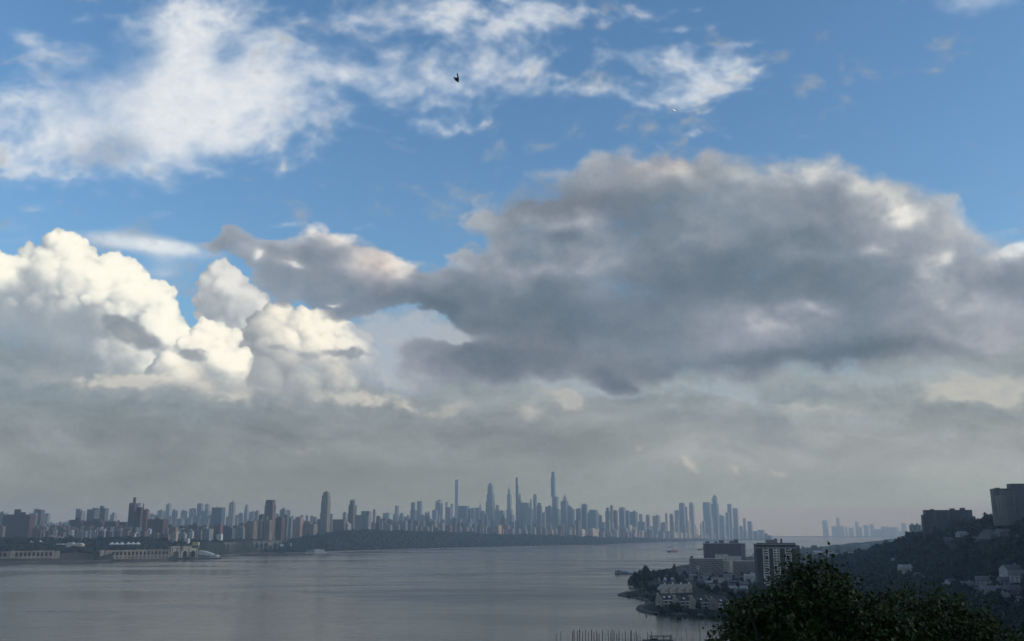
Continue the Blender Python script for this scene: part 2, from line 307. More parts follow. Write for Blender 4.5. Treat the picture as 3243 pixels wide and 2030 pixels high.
# resample to azimuth / elevation (degrees) and hand it to the world shader
AZ0, AZ1, EL0, EL1 = -36.0, 36.0, -2.6, 46.0
def build_world():
    rgb, al = make_clouds()
    W_, H_ = 2304, 1556
    az = np.radians(np.linspace(AZ0, AZ1, W_)); el = np.radians(np.linspace(EL0, EL1, H_))
    A, E = np.meshgrid(az, el)
    dx, dy, dz = np.sin(A)*np.cos(E), np.cos(A)*np.cos(E), np.sin(E)
    depth = dy*cth + dz*sth
    qx = CX + F*dx/depth; qy = CY - F*(dz*cth - dy*sth)/depth
    img = np.zeros((H_, W_, 4), dtype=np.float32)
    out = sample(np.dstack([rgb, al]), qx, qy)
    c = out[..., :3]
    img[..., :3] = np.where(c <= .04045, c/12.92, ((np.maximum(c, 0)+.055)/1.055)**2.4)
    # the sky is seen through the haze: give it the radiance it has above that air
    path = np.minimum((HAZE_TOP-H)/np.maximum(np.sin(E), .004), 24000./np.cos(A))
    T_ = np.exp(-HAZE_DEN*path[..., None]*np.array(HAZE_COL[:3]))
    img[..., :3] = np.clip((img[..., :3]-(1-T_)*HAZE_GLOW)/T_, img[..., :3]*.6, img[..., :3]*1.8)
    fade = sst(0, 110, qx-GX0)*sst(0, 110, GX1-qx)*sst(0, 90, qy-GY0)
    img[..., 3] = out[..., 3]*fade
    im = bpy.data.images.new("cloud_map", W_, H_, alpha=True, float_buffer=True)
    im.colorspace_settings.name = 'Non-Color'
    im.alpha_mode = 'CHANNEL_PACKED'
    im.pixels.foreach_set(img.ravel())
    im.update(); im.pack()
    w = bpy.data.worlds.new("World"); scene.world = w; w.use_nodes = True
    nt = w.node_tree; nt.nodes.clear(); N = nt.nodes.new; L = nt.links.new
    def math_(op, a, b=None):
        m = N('ShaderNodeMath'); m.operation = op
        for i, v in enumerate((a, b)):
            if v is None: continue
            if isinstance(v, (int, float)): m.inputs[i].default_value = v
            else: L(v, m.inputs[i])
        return m.outputs[0]
    tc = N('ShaderNodeTexCoord'); sp = N('ShaderNodeSeparateXYZ'); L(tc.outputs['Generated'], sp.inputs[0])
    azn = math_('ARCTAN2', sp.outputs[0], sp.outputs[1]); eln = math_('ARCSINE', sp.outputs[2])
    u = math_('DIVIDE', math_('SUBTRACT', azn, math.radians(AZ0)), math.radians(AZ1-AZ0))
    v = math_('DIVIDE', math_('SUBTRACT', eln, math.radians(EL0)), math.radians(EL1-EL0))
    cb = N('ShaderNodeCombineXYZ'); L(u, cb.inputs[0]); L(v, cb.inputs[1])
    ti = N('ShaderNodeTexImage'); ti.image = im; ti.extension = 'CLIP'; ti.interpolation = 'Linear'
    L(cb.outputs[0], ti.inputs[0])
    sky = N('ShaderNodeTexSky'); sky.sky_type = 'NISHITA'; sky.sun_disc = False
    sky.sun_elevation = SUN_EL; sky.sun_rotation = SUN_AZ; sky.altitude = 50
    sky.air_density = 1.0; sky.dust_density = 1.0; sky.ozone_density = 1.6
    tint = N('ShaderNodeMix'); tint.data_type = 'RGBA'; tint.blend_type = 'MULTIPLY'; tint.inputs[0].default_value = 1
    L(sky.outputs[0], tint.inputs[6]); tint.inputs[7].default_value = SKY_TINT
    # the rest of the sky, never in the picture: broken grey cloud
    nz = N('ShaderNodeTexNoise'); nz.inputs['Scale'].default_value = 3.0; nz.inputs['Detail'].default_value = 4
    L(tc.outputs['Generated'], nz.inputs['Vector'])
    cr = N('ShaderNodeMapRange'); cr.interpolation_type = 'SMOOTHSTEP'
    cr.inputs[1].default_value = .42; cr.inputs[2].default_value = .62; L(nz.outputs[0], cr.inputs[0])
    m1 = N('ShaderNodeMix'); m1.data_type = 'RGBA'; L(cr.outputs[0], m1.inputs[0]); L(tint.outputs[2], m1.inputs[6]); m1.inputs[7].default_value = (1.9, 2.1, 2.4, 1)
    inside = math_('MULTIPLY', math_('COMPARE', azn, 0.0), 1.0)
    inside.node.inputs[0].default_value = 1.0
    cmp_ = inside.node.inputs[0].links[0].from_node; cmp_.inputs[2].default_value = math.radians(33)
    el_in = math_('LESS_THAN', eln, math.radians(36)); both = math_('MULTIPLY', inside, el_in)
    m2 = N('ShaderNodeMix'); m2.data_type = 'RGBA'; L(both, m2.inputs[0]); L(m1.outputs[2], m2.inputs[6]); L(tint.outputs[2], m2.inputs[7])
    sc = N('ShaderNodeVectorMath'); sc.operation = 'SCALE'; L(ti.outputs[0], sc.inputs[0]); sc.inputs[3].default_value = 1/.15
    m3 = N('ShaderNodeMix'); m3.data_type = 'RGBA'; L(ti.outputs[1], m3.inputs[0]); L(m2.outputs[2], m3.inputs[6]); L(sc.outputs[0], m3.inputs[7])
    bg = N('ShaderNodeBackground'); bg.inputs[1].default_value = 0.15; L(m3.outputs[2], bg.inputs[0])
    ou = N('ShaderNodeOutputWorld'); L(bg.outputs[0], ou.inputs[0])
SKY_TINT = (.93, 1.30, 1.68, 1)
build_world()

# ================================================================ helpers
COL = scene.collection
rnd = random.Random(7)

def at(px, py, D):
    """the world point seen at photograph pixel (px, py) at forward distance D (layout units)"""
    v = py-CY
    k = D*S/(F*cth + v*sth)
    return Vector(((px-CX)*k, D*S, H + (F*sth - v*cth)*k))
def sea(px, py, z=0.):
    """where the ray through a pixel meets the height z"""
    v = py-CY
    k = (z-H)/(F*sth - v*cth)
    return Vector(((px-CX)*k, (F*cth + v*sth)*k, z))
def pxx(x, y): return CX + x/y*(F*cth + 675*sth)       # photograph column of a far world point
FH = F*cth + 675*sth

def tag(o, label=None, cat=None, group=None, kind=None):
    if label: o['label'] = label
    if cat: o['category'] = cat
    if group: o['group'] = group
    if kind: o['kind'] = kind
    return o
def empty(name, loc, rz=0., **k):
    o = bpy.data.objects.new(name, None); COL.objects.link(o)
    o.location = loc; o.rotation_euler = (0, 0, rz); o.empty_display_size = 1
    return tag(o, **k)
def link(name, me, m=None, parent=None, color=None, loc=(0,0,0), rz=0., **k):
    o = bpy.data.objects.new(name, me); COL.objects.link(o)
    if m is not None and not me.materials: me.materials.append(m)
    o.location = loc; o.rotation_euler = (0, 0, rz)
    if parent is not None: o.parent = parent
    if color is not None: o.color = (*color, 1)
    return tag(o, **k)

class MB:
    def __init__(s): s.v = []; s.f = []
    def add(s, vs, fs):
        n = len(s.v); s.v += [tuple(v) for v in vs]; s.f += [tuple(i+n for i in f) for f in fs]; return s
    def box(s, x0, x1, y0, y1, z0, z1, zr=None):
        """zr: top height on the x1 side, for a slanted top"""
        zr = z1 if zr is None else zr
        return s.add([(x0,y0,z0),(x1,y0,z0),(x1,y1,z0),(x0,y1,z0),(x0,y0,z1),(x1,y0,zr),(x1,y1,zr),(x0,y1,z1)],
                     [(3,2,1,0),(4,5,6,7),(0,1,5,4),(1,2,6,5),(2,3,7,6),(3,0,4,7)])
    def frustum(s, x0, x1, y0, y1, z0, X0, X1, Y0, Y1, z1):
        return s.add([(x0,y0,z0),(x1,y0,z0),(x1,y1,z0),(x0,y1,z0),(X0,Y0,z1),(X1,Y0,z1),(X1,Y1,z1),(X0,Y1,z1)],
                     [(3,2,1,0),(4,5,6,7),(0,1,5,4),(1,2,6,5),(2,3,7,6),(3,0,4,7)])
    def prism(s, poly, z0, z1):
        n = len(poly)
        return s.add([(x,y,z0) for x, y in poly]+[(x,y,z1) for x, y in poly],
                     [tuple(range(n-1,-1,-1)), tuple(range(n,2*n))]+[(i,(i+1)%n,n+(i+1)%n,n+i) for i in range(n)])
    def extr(s, poly, y0, y1):
        """polygon in x-z extruded along y"""
        n = len(poly)
        return s.add([(x,y0,z) for x, z in poly]+[(x,y1,z) for x, z in poly],
                     [tuple(range(n)), tuple(range(2*n-1,n-1,-1))]+[(n+i,n+(i+1)%n,(i+1)%n,i) for i in range(n)])
    def tube(s, p, q, r0, r1=None, n=8):
        r1 = r0 if r1 is None else r1
        p, q = Vector(p), Vector(q); d = (q-p)
        if d.length < 1e-6: return s
        d.normalize(); a = d.orthogonal().normalized(); b = d.cross(a)
        vs = [p+(a*math.cos(t)+b*math.sin(t))*r0 for t in [2*math.pi*i/n for i in range(n)]]
        vs += [q+(a*math.cos(t)+b*math.sin(t))*r1 for t in [2*math.pi*i/n for i in range(n)]]
        return s.add(vs, [tuple(range(n-1,-1,-1)), tuple(range(n,2*n))]+[(i,(i+1)%n,n+(i+1)%n,n+i) for i in range(n)])
    def mesh(s, name, m=None):
        me = bpy.data.meshes.new(name); me.from_pydata(s.v, [], s.f); me.update()
        if m is not None: me.materials.append(m)
        return me
    def build(s, name, m, parent=None, color=None, loc=(0,0,0), rz=0., **k):
        return link(name, s.mesh(name, m), None, parent, color, loc, rz, **k)

def np_mesh(name, V, Fc, m=None, smooth=False):
    """V (n,3), Fc (k,3 or 4) numpy arrays"""
    me = bpy.data.meshes.new(name); n = Fc.shape[1]
    me.vertices.add(len(V)); me.vertices.foreach_set('co', V.astype(np.float32).ravel())
    me.loops.add(Fc.size); me.loops.foreach_set('vertex_index', Fc.astype(np.int32).ravel())
    me.polygons.add(len(Fc)); me.polygons.foreach_set('loop_start', np.arange(0, Fc.size, n, dtype=np.int32))
    me.polygons.foreach_set('loop_total', np.full(len(Fc), n, dtype=np.int32))
    if smooth: me.polygons.foreach_set('use_smooth', np.ones(len(Fc), dtype=bool))
    me.update(calc_edges=True); me.validate()
    if m is not None: me.materials.append(m)
    return me

def copy_tree(o, parent=None):
    c = o.copy(); COL.objects.link(c); c.parent = parent
    for ch in o.children: copy_tree(ch, c)
    return c

# ---------------------------------------------------------------- materials
class NT:
    def __init__(s, name):
        s.m = bpy.data.materials.new(name); s.m.use_nodes = True; s.t = s.m.node_tree
        s.b = s.t.nodes['Principled BSDF']; s.out = s.t.nodes['Material Output']
    def n(s, typ, **kw):
        x = s.t.nodes.new(typ)
        for k, v in kw.items(): setattr(x, k, v)
        return x
    def set(s, inp, v):
        if isinstance(v, bpy.types.NodeSocket): s.t.links.new(v, inp)
        else: inp.default_value = v
    def math(s, op, a, b=0., c=None, clamp=False):
        x = s.n('ShaderNodeMath', operation=op, use_clamp=clamp); s.set(x.inputs[0], a); s.set(x.inputs[1], b)
        if c is not None: s.set(x.inputs[2], c)
        return x.outputs[0]
    def vmath(s, op, a, b=(0,0,0)):
        x = s.n('ShaderNodeVectorMath', operation=op); s.set(x.inputs[0], a); s.set(x.inputs[1], b); return x.outputs[0]
    def mix(s, f, a, b, mode='MIX'):
        x = s.n('ShaderNodeMix', data_type='RGBA', blend_type=mode); s.set(x.inputs[0], f); s.set(x.inputs[6], a); s.set(x.inputs[7], b); return x.outputs[2]
    def noise(s, vec, scale, det=3., rough=.55, out=0):
        x = s.n('ShaderNodeTexNoise'); s.set(x.inputs['Vector'], vec); x.inputs['Scale'].default_value = scale
        x.inputs['Detail'].default_value = det; x.inputs['Roughness'].default_value = rough; return x.outputs[out]
    def ramp(s, v, a, b, c=0., d=1., smooth=True):
        x = s.n('ShaderNodeMapRange', interpolation_type='SMOOTHSTEP' if smooth else 'LINEAR')
        for i, q in enumerate((v, a, b, c, d)): s.set(x.inputs[i], q)
        return x.outputs[0]
    def obj(s): return s.n('ShaderNodeTexCoord').outputs['Object']
    def pos(s): return s.n('ShaderNodeNewGeometry').outputs['Position']
    def scale(s, v, k):
        x = s.n('ShaderNodeVectorMath', operation='SCALE'); s.set(x.inputs[0], v); s.set(x.inputs[3], k); return x.outputs[0]

def mat_facade(name, spu, spz, wu, wz, dark, glassy, bay=9., rough=.8, stripe=.16):
    """wall with a window grid in object metres; the wall colour is the object's own colour"""
    t = NT(name); inf = t.n('ShaderNodeObjectInfo'); tc = t.n('ShaderNodeTexCoord')
    sp = t.n('ShaderNodeSeparateXYZ'); t.t.links.new(tc.outputs['Object'], sp.inputs[0])
    sn = t.n('ShaderNodeSeparateXYZ'); t.t.links.new(tc.outputs['Normal'], sn.inputs[0])
    ax = t.math('ABSOLUTE', sn.outputs[0]); ay = t.math('ABSOLUTE', sn.outputs[1]); az = t.math('ABSOLUTE', sn.outputs[2])
    side = t.math('GREATER_THAN', ax, ay)
    mixu = t.n('ShaderNodeMix', data_type='FLOAT'); t.set(mixu.inputs[0], side); t.set(mixu.inputs[2], sp.outputs[0]); t.set(mixu.inputs[3], sp.outputs[1])
    u = mixu.outputs[0]; rn = inf.outputs['Random']
    u2 = t.math('ADD', u, t.math('MULTIPLY', rn, 13.))
    fu = t.math('FRACT', t.math('DIVIDE', u2, t.math('MULTIPLY_ADD', rn, spu*.5, spu*.8)))
    fz = t.math('FRACT', t.math('DIVIDE', sp.outputs[2], spz))
    mu = t.math('MULTIPLY', t.math('GREATER_THAN', fu, (1-wu)/2), t.math('LESS_THAN', fu, (1+wu)/2))
    mz = t.math('MULTIPLY', t.math('GREATER_THAN', fz, (1-wz)/2), t.math('LESS_THAN', fz, (1+wz)/2))
    wall = t.math('LESS_THAN', az, .5)
    win = t.math('MULTIPLY', t.math('MULTIPLY', mu, mz), wall)
    cb = t.n('ShaderNodeCombineXYZ'); t.set(cb.inputs[0], t.math('DIVIDE', u2, bay)); t.set(cb.inputs[1], t.math('MULTIPLY', sp.outputs[2], .012)); t.set(cb.inputs[2], t.math('MULTIPLY', rn, 40.))
    vs = t.noise(cb.outputs[0], 1.6, 2.)
    st = t.ramp(vs, .38, .62, 1-stripe, 1+stripe)
    ns = t.noise(t.obj(), .06, 4.)
    wt = t.ramp(ns, .3, .7, .88, 1.1)
    base = t.scale(inf.outputs['Color'], t.math('MULTIPLY', st, wt))
    lit = t.noise(t.scale(t.obj(), .35), 1., 0.)
    wcol = t.mix(t.ramp(lit, .45, .6), dark, (dark[0]*2.2, dark[1]*2.2, dark[2]*2.1, 1))
    c = t.mix(win, base, wcol)
    c = t.mix(t.math('GREATER_THAN', az, .5), c, t.scale(inf.outputs['Color'], t.ramp(ns, .3, .7, .5, .9)))
    t.set(t.b.inputs['Base Color'], c)
    t.set(t.b.inputs['Roughness'], t.math('MULTIPLY_ADD', win, glassy-rough, rough))
    return t.m
M_MASON = mat_facade('masonry_facade', 3.4, 3.3, .46, .5, (.03,.035,.042,1), .3)
M_PANEL = mat_facade('banded_facade', 6.0, 3.6, .94, .45, (.035,.042,.05,1), .25, bay=14.)
M_GLASS = mat_facade('curtain_wall', 3.0, 4.0, .82, .80, (.06,.085,.11,1), .16, bay=16., rough=.35, stripe=.10)
M_STRIP = mat_facade('vertical_bay_facade', 5.0, 3.2, .42, .78, (.03,.035,.042,1), .3, bay=5., stripe=.3)

def mat_plain(name, rough=.8, var=.15, sc=.4, metal=0.):
    t = NT(name); inf = t.n('ShaderNodeObjectInfo')
    a = t.noise(t.obj(), sc, 5.); b = t.noise(t.obj(), sc*.12, 3.)
    k = t.math('MULTIPLY', t.ramp(a, .3, .7, 1-var, 1+var), t.ramp(b, .3, .7, 1-var, 1+var*.7))
    t.set(t.b.inputs['Base Color'], t.scale(inf.outputs['Color'], k))
    t.b.inputs['Roughness'].default_value = rough; t.b.inputs['Metallic'].default_value = metal
    return t.m
M_PLAIN = mat_plain('painted_or_stone')
M_ROOF = mat_plain('roofing', .9, .28, .9)
M_SMOOTH = mat_plain('paint', .45, .06, .3)
M_STONE = mat_plain('weathered_stone', .9, .3, .25)
def mat_window():
    t = NT('window_glass'); inf = t.n('ShaderNodeObjectInfo')
    t.set(t.b.inputs['Base Color'], t.mix(t.ramp(inf.outputs['Random'], .3, .9), (.015,.018,.022,1), (.06,.07,.08,1)))
    t.b.inputs['Roughness'].default_value = .12
    return t.m
M_WIN = mat_window()
def mat_leaf(name, c0, c1, sc, rough=.75, trans=.0, leafvar=None):
    t = NT(name); inf = t.n('ShaderNodeObjectInfo'); p = t.pos()
    a = t.noise(p, sc, 4., .6); b = t.noise(p, sc*.18, 2.)
    f = t.math('ADD', t.math('MULTIPLY', t.ramp(a, .32, .68), .6), t.math('MULTIPLY', t.ramp(b, .3, .7), .4))
    c = t.mix(f, c0, c1)
    if not leafvar:                                   # every crown its own tone
        vo = t.n('ShaderNodeTexVoronoi'); t.set(vo.inputs['Vector'], p); vo.inputs['Scale'].default_value = .085
        sv = t.n('ShaderNodeSeparateColor'); t.set(sv.inputs[0], vo.outputs['Color']); c = t.scale(c, t.math('MULTIPLY_ADD', sv.outputs[0], 1.1, .45))
    if leafvar:
        g = t.n('ShaderNodeNewGeometry'); c = t.mix(t.math('MULTIPLY', g.outputs['Random Per Island'], .55), c, leafvar)
    c = t.scale(c, t.math('MULTIPLY_ADD', inf.outputs['Random'], .5, .75))
    t.set(t.b.inputs['Base Color'], c); t.b.inputs['Roughness'].default_value = rough
    t.b.inputs['Specular IOR Level'].default_value = .25
    return t.m
M_LEAF = mat_leaf('tree_foliage', (.006,.012,.007,1), (.034,.046,.020,1), .16)
M_LEAF2 = mat_leaf('tree_foliage_bluish', (.006,.011,.008,1), (.022,.032,.018,1), .2)
M_FOREST = mat_leaf('wood_canopy', (.006,.011,.008,1), (.026,.038,.018,1), .02)
M_NEAR = mat_leaf('near_leaves', (.006,.013,.003,1), (.044,.080,.012,1), 1.1, .55, leafvar=(.050,.056,.010,1))
def mat_bark():
    t = NT('bark'); a = t.noise(t.vmath('MULTIPLY', t.obj(), (6,6,1.2)), 1., 5.)
    t.set(t.b.inputs['Base Color'], t.mix(a, (.03,.024,.018,1), (.085,.07,.055,1))); t.b.inputs['Roughness'].default_value = .95
    return t.m
M_BARK = mat_bark()
def mat_wood():
    t = NT('weathered_timber'); a = t.noise(t.vmath('MULTIPLY', t.obj(), (4,4,.7)), 1., 4.)
    t.set(t.b.inputs['Base Color'], t.mix(a, (.035,.03,.026,1), (.12,.105,.09,1))); t.b.inputs['Roughness'].default_value = .9
    return t.m
M_WOOD = mat_wood()
def mat_ground(name, cols, s1, s2):
    t = NT(name); p = t.pos()
    a = t.noise(p, s1, 6., .6); b = t.noise(p, s2, 3.)
    c = t.mix(t.ramp(a, .35, .65), cols[0], cols[1]); c = t.mix(t.ramp(b, .5, .66), c, cols[2])
    t.set(t.b.inputs['Base Color'], c); t.b.inputs['Roughness'].default_value = .95
    t.b.inputs['Specular IOR Level'].default_value = .1
    return t.m
M_GROUND = mat_ground('wooded_ground', [(.012,.018,.009,1), (.028,.033,.017,1), (.06,.057,.05,1)], .05, .011)
M_CITY = mat_ground('city_ground', [(.025,.034,.022,1), (.045,.052,.04,1), (.075,.075,.07,1)], .02, .006)
_q = sea(1960, 1985); sea_pt = (_q.x, _q.y)
def sw2(t, p):
    w = t.n('ShaderNodeVectorMath', operation='MULTIPLY_ADD'); t.set(w.inputs[0], t.noise(t.scale(p, .006), 1., 4., .6, 1)); t.set(w.inputs[1], (260, 160, 0)); t.set(w.inputs[2], t.vmath('ADD', p, (-130, -80, 0))); return w.outputs[0]
def mat_water():
    t = NT('river_water'); p = t.pos()
    # ripples at three sizes, quieter in long slicks
    st = t.vmath('MULTIPLY', p, (.0011, .0028, 1.)); wob = t.noise(t.scale(p, .0016), 1., 3., .55, 1)
    sw = t.n('ShaderNodeVectorMath', operation='MULTIPLY_ADD'); t.set(sw.inputs[0], wob); t.set(sw.inputs[1], (1.1,1.1,0)); t.set(sw.inputs[2], st)
    slick = t.noise(sw.outputs[0], 1.5, 5., .6)
    sl = t.ramp(slick, .40, .60)
    fine_sl = t.ramp(t.noise(t.vmath('MULTIPLY', p, (.006, .02, 1.)), 1., 4., .6), .35, .62)
    lee = t.n('ShaderNodeVectorMath', operation='DISTANCE'); t.set(lee.inputs[0], sw2(t, p)); t.set(lee.inputs[1], (sea_pt[0], sea_pt[1], 0))
    shel = t.ramp(lee.outputs['Value'], 560., 90.)                      # still water in the lee of the point
    calm = t.math('MULTIPLY', sl, t.math('MULTIPLY_ADD', fine_sl, .5, .5))
    calm = t.math('MULTIPLY', calm, t.math('SUBTRACT', 1., t.math('MULTIPLY', shel, .75)))
    n1 = t.noise(t.vmath('MULTIPLY', p, (.30, .42, 1.)), 1., 3., .6)
    n2 = t.noise(t.vmath('MULTIPLY', p, (.05, .085, 1.)), 1., 3., .6)
    h = t.math('ADD', t.math('MULTIPLY', n1, .55), t.math('MULTIPLY', n2, 1.5))
    bp = t.n('ShaderNodeBump'); t.set(bp.inputs['Height'], h)
    t.set(bp.inputs['Strength'], t.math('MULTIPLY_ADD', calm, .72, .24)); bp.inputs['Distance'].default_value = 1.0
    t.set(t.b.inputs['Normal'], bp.outputs[0])
    t.set(t.b.inputs['Base Color'], t.mix(sl, (.075,.070,.055,1), (.048,.047,.040,1)))
    t.set(t.b.inputs['Roughness'], t.math('MULTIPLY_ADD', calm, .22, .10)); t.b.inputs['IOR'].default_value = 1.333
    return t.m
M_WATER = mat_water()

# ================================================================ water and land
def smooth(a, b, x):
    t = np.clip((np.asarray(x, float)-a)/(b-a), 0, 1); return t*t*(3-2*t)

wm = MB(); R_ = 21000.
wm.add([(-R_,-3000,0),(R_,-3000,0),(R_,R_+3000,0),(-R_,R_+3000,0)], [(0,1,2,3)])
wm.build('water', M_WATER, kind='structure')

# far (city) shore: photograph points of the waterline
SH = [(-900,1800),(-300,1792),(0,1785),(180,1781.5),(336,1778.5),(345,1777.5),(545,1773),(629,1770.5),(640,1764),(700,1762),(760,1754),(880,1752.8),(1000,1751.5),(1100,1747),(1200,1744),
      (1400,1738),(1550,1734.5),(1700,1731),(1800,1729),(1900,1727.5),(1980,1723),(2060,1720),(2130,1716),(2230,1713),(2400,1710),(2480,1708)]
SHW = [sea(*p) for p in SH]
shx = np.array([p.x for p in SHW]); shy = np.array([p.y for p in SHW])
# top of the ground a few hundred metres inland, from the photograph's tree line (less the tree height)
PL = {-900:42,0:42,336:42,629:34,655:20,720:18,880:34,960:54,1100:62,1200:58,1400:54,1550:45,1700:43,1800:36,1900:32,2060:26,2130:14,2230:8,2480:5}
BK = {-900:20,0:20,629:20,650:4,700:3,880:3,2480:2}
plx = np.interp([p[0] for p in SH], list(PL), list(PL.values()))*S
bkx = np.interp([p[0] for p in SH], list(BK), list(BK.values()))*S
def shore_y(x): return np.interp(x, shx, shy)
def city_z(x, y):
    """ground height on the city side"""
    x = np.asarray(x, float); y = np.asarray(y, float)
    t = (y-shore_y(x))/S
    P = np.interp(x, shx, plx); B = np.interp(x, shx, bkx)
    z = 1.6 + (B-1.6)*smooth(8, 26, t) + (P-B)*smooth(30, 360, t)
    return np.where(t < 0, -4., z)
def make_city_ground():
    ts = np.array([-3, 0, 4, 12, 22, 40, 90, 150, 220, 300, 400, 700, 1200, 3000, 7000, 14000])*S
    xs = np.unique(np.concatenate([np.linspace(shx[0]-4000, shx[0], 4)[:-1], np.interp(np.linspace(0, len(shx)-1, 170), np.arange(len(shx)), shx)]))
    V = []
    for x in xs:
        sy = float(shore_y(x))
        for t in ts:
            z = float(city_z(x, sy+max(t, .01))) if t > 0 else (-3. if t < 0 else 1.2)
            V.append((x, sy+t, z))
    n = len(ts); m = len(xs)
    Fc = [(i*n+j, (i+1)*n+j, (i+1)*n+j+1, i*n+j+1) for i in range(m-1) for j in range(n-1)]
    # close the south end of the island
    me = np_mesh('city_ground', np.array(V), np.array(Fc), M_CITY, True)
    return link('city_ground', me, kind='structure')
make_city_ground()

# near (cliff) side: shoreline polygon
NJP = [(2305,1951),(2220,1950),(2137,1948),(2062,1943),(2036,1937),(2027,1929),(2040,1920),(2060,1914),(2062,1908),(2036,1899),(1998,1892),(1975,1889),(1964,1885),(1990,1877),(2020,1869),(2045,1862),
       (2050,1856),(2010,1857),(1990,1852),(1988,1840),(1994,1828),(2010,1818),(2060,1812),(2110,1806),(2128,1798),(2150,1794),(2230,1786),(2300,1775),(2400,1760),(2520,1745),(2640,1738),(2800,1733),(3000,1730),(3300,1727)]
njw = [(v.x, v.y) for v in (sea(*p) for p in NJP)]
njw = [(-900*S,-900*S),(-900*S,-300*S),(-200*S,60*S),(-20*S,180*S),(90*S,330*S),(165*S,520*S),(175*S,640*S)] + njw + [(4200*S,5600*S),(4200*S,-900*S)]
njw = np.array(njw)
def inside(px, py, poly):
    c = np.zeros(px.shape, bool); j = len(poly)-1
    for i in range(len(poly)):
        xi, yi = poly[i]; xj, yj = poly[j]
        if yi != yj: c ^= ((yi > py) != (yj > py)) & (px < (xj-xi)*(py-yi)/(yj-yi)+xi)
        j = i
    return c
def pdist(px, py, poly):
    d = np.full(px.shape, 1e9)
    for i in range(len(poly)):
        ax, ay = poly[i]; bx, by = poly[(i+1) % len(poly)]
        vx, vy = bx-ax, by-ay; L2 = vx*vx+vy*vy+1e-9
        t = np.clip(((px-ax)*vx+(py-ay)*vy)/L2, 0, 1)
        d = np.minimum(d, np.hypot(px-ax-t*vx, py-ay-t*vy))
    return d
FOOT = ([-900,-400,0,100,300,600,900,1200,1500,2000,6000], [-380,-300,-60,30,175,325,432,452,470,510,1400])
def hsh(x, y):
    return (np.sin(x*.021+1.3)*np.cos(y*.017-.4) + .6*np.sin(x*.051+y*.043) + .35*np.sin(x*.11-y*.093+2.))/1.95
def nj_z(x, y):
    x = np.asarray(x, float); y = np.asarray(y, float)
    d = pdist(x, y, njw)/S; ins = inside(x, y, njw)
    X, Y = x/S, y/S
    flat = np.where(ins, np.minimum(3.2, .5+d*.28), -np.minimum(3., .2+d*.3))
    s = X-np.interp(Y, FOOT[0], FOOT[1])
    fade = 1-smooth(1250, 1850, Y)
    ridge = 64*smooth(0, 165, s) + 14*smooth(150, 420, s) + 30*smooth(20, 300, X-(.56*Y+90))*(Y > -2000)  # last ridge term lifts unseen ground beyond the right edge to shade the shore
    ridge = ridge*(.10+.90*fade) + hsh(x, y)*3.5*smooth(10, 120, s)
    back = 35*smooth(2300, 3200, Y)*smooth(200, 900, s)      # low rise far down the river
    z = flat + (ridge+back)*ins
    r = np.hypot(X, Y+4)
    knoll = 58.2*(1-smooth(5, 75, r))
    return np.maximum(z, np.where(ins, knoll, -9))*S
def make_nj():
    xs = np.unique(np.concatenate([np.arange(-900, -100, 50), np.arange(-100, 100, 7), np.arange(100, 720, 7.), np.arange(720, 1500, 30), np.arange(1500, 4201, 150)]))*S
    ys = np.unique(np.concatenate([np.arange(-900, -100, 60), np.arange(-100, 120, 7), np.arange(120, 640, 22), np.arange(640, 1400, 6.), np.arange(1400, 2400, 22), np.arange(2400, 5601, 100)]))*S
    X, Y = np.meshgrid(xs, ys); Z = nj_z(X, Y)
    V = np.stack([X, Y, Z], -1).reshape(-1, 3)
    n = len(xs); i, j = np.meshgrid(np.arange(n-1), np.arange(len(ys)-1))
    a = (j*n+i).ravel(); Fc = np.stack([a, a+1, a+n+1, a+n], -1)
    keep = Z.reshape(-1)[Fc].max(1) > -2.9*S
    return link('hill', np_mesh('hill', V, Fc[keep], M_GROUND, True), kind='structure')
make_nj()
def gz(x, y): return float(nj_z(np.array([x]), np.array([y]))[0])
def cz(x, y): return float(city_z(x, y))

# far low shores beyond the rivers: down-river island mass and the opposite bank under the distant towers
def far_land(name, pts, depth, z):
    m = MB(); w = [at(px, 1690, D) for px, D in pts]; poly = [(p.x, p.y) for p in w]+[(p.x*1.0, p.y+depth) for p in reversed(w)]
    m.prism(poly, -2, z); return m.build(name, M_CITY, kind='structure')
far_land('far_shore', [(2200,17200),(2420,16800),(2560,17000),(2700,17000),(2880,16600),(3100,15500),(3300,14500)], 2500, 14)

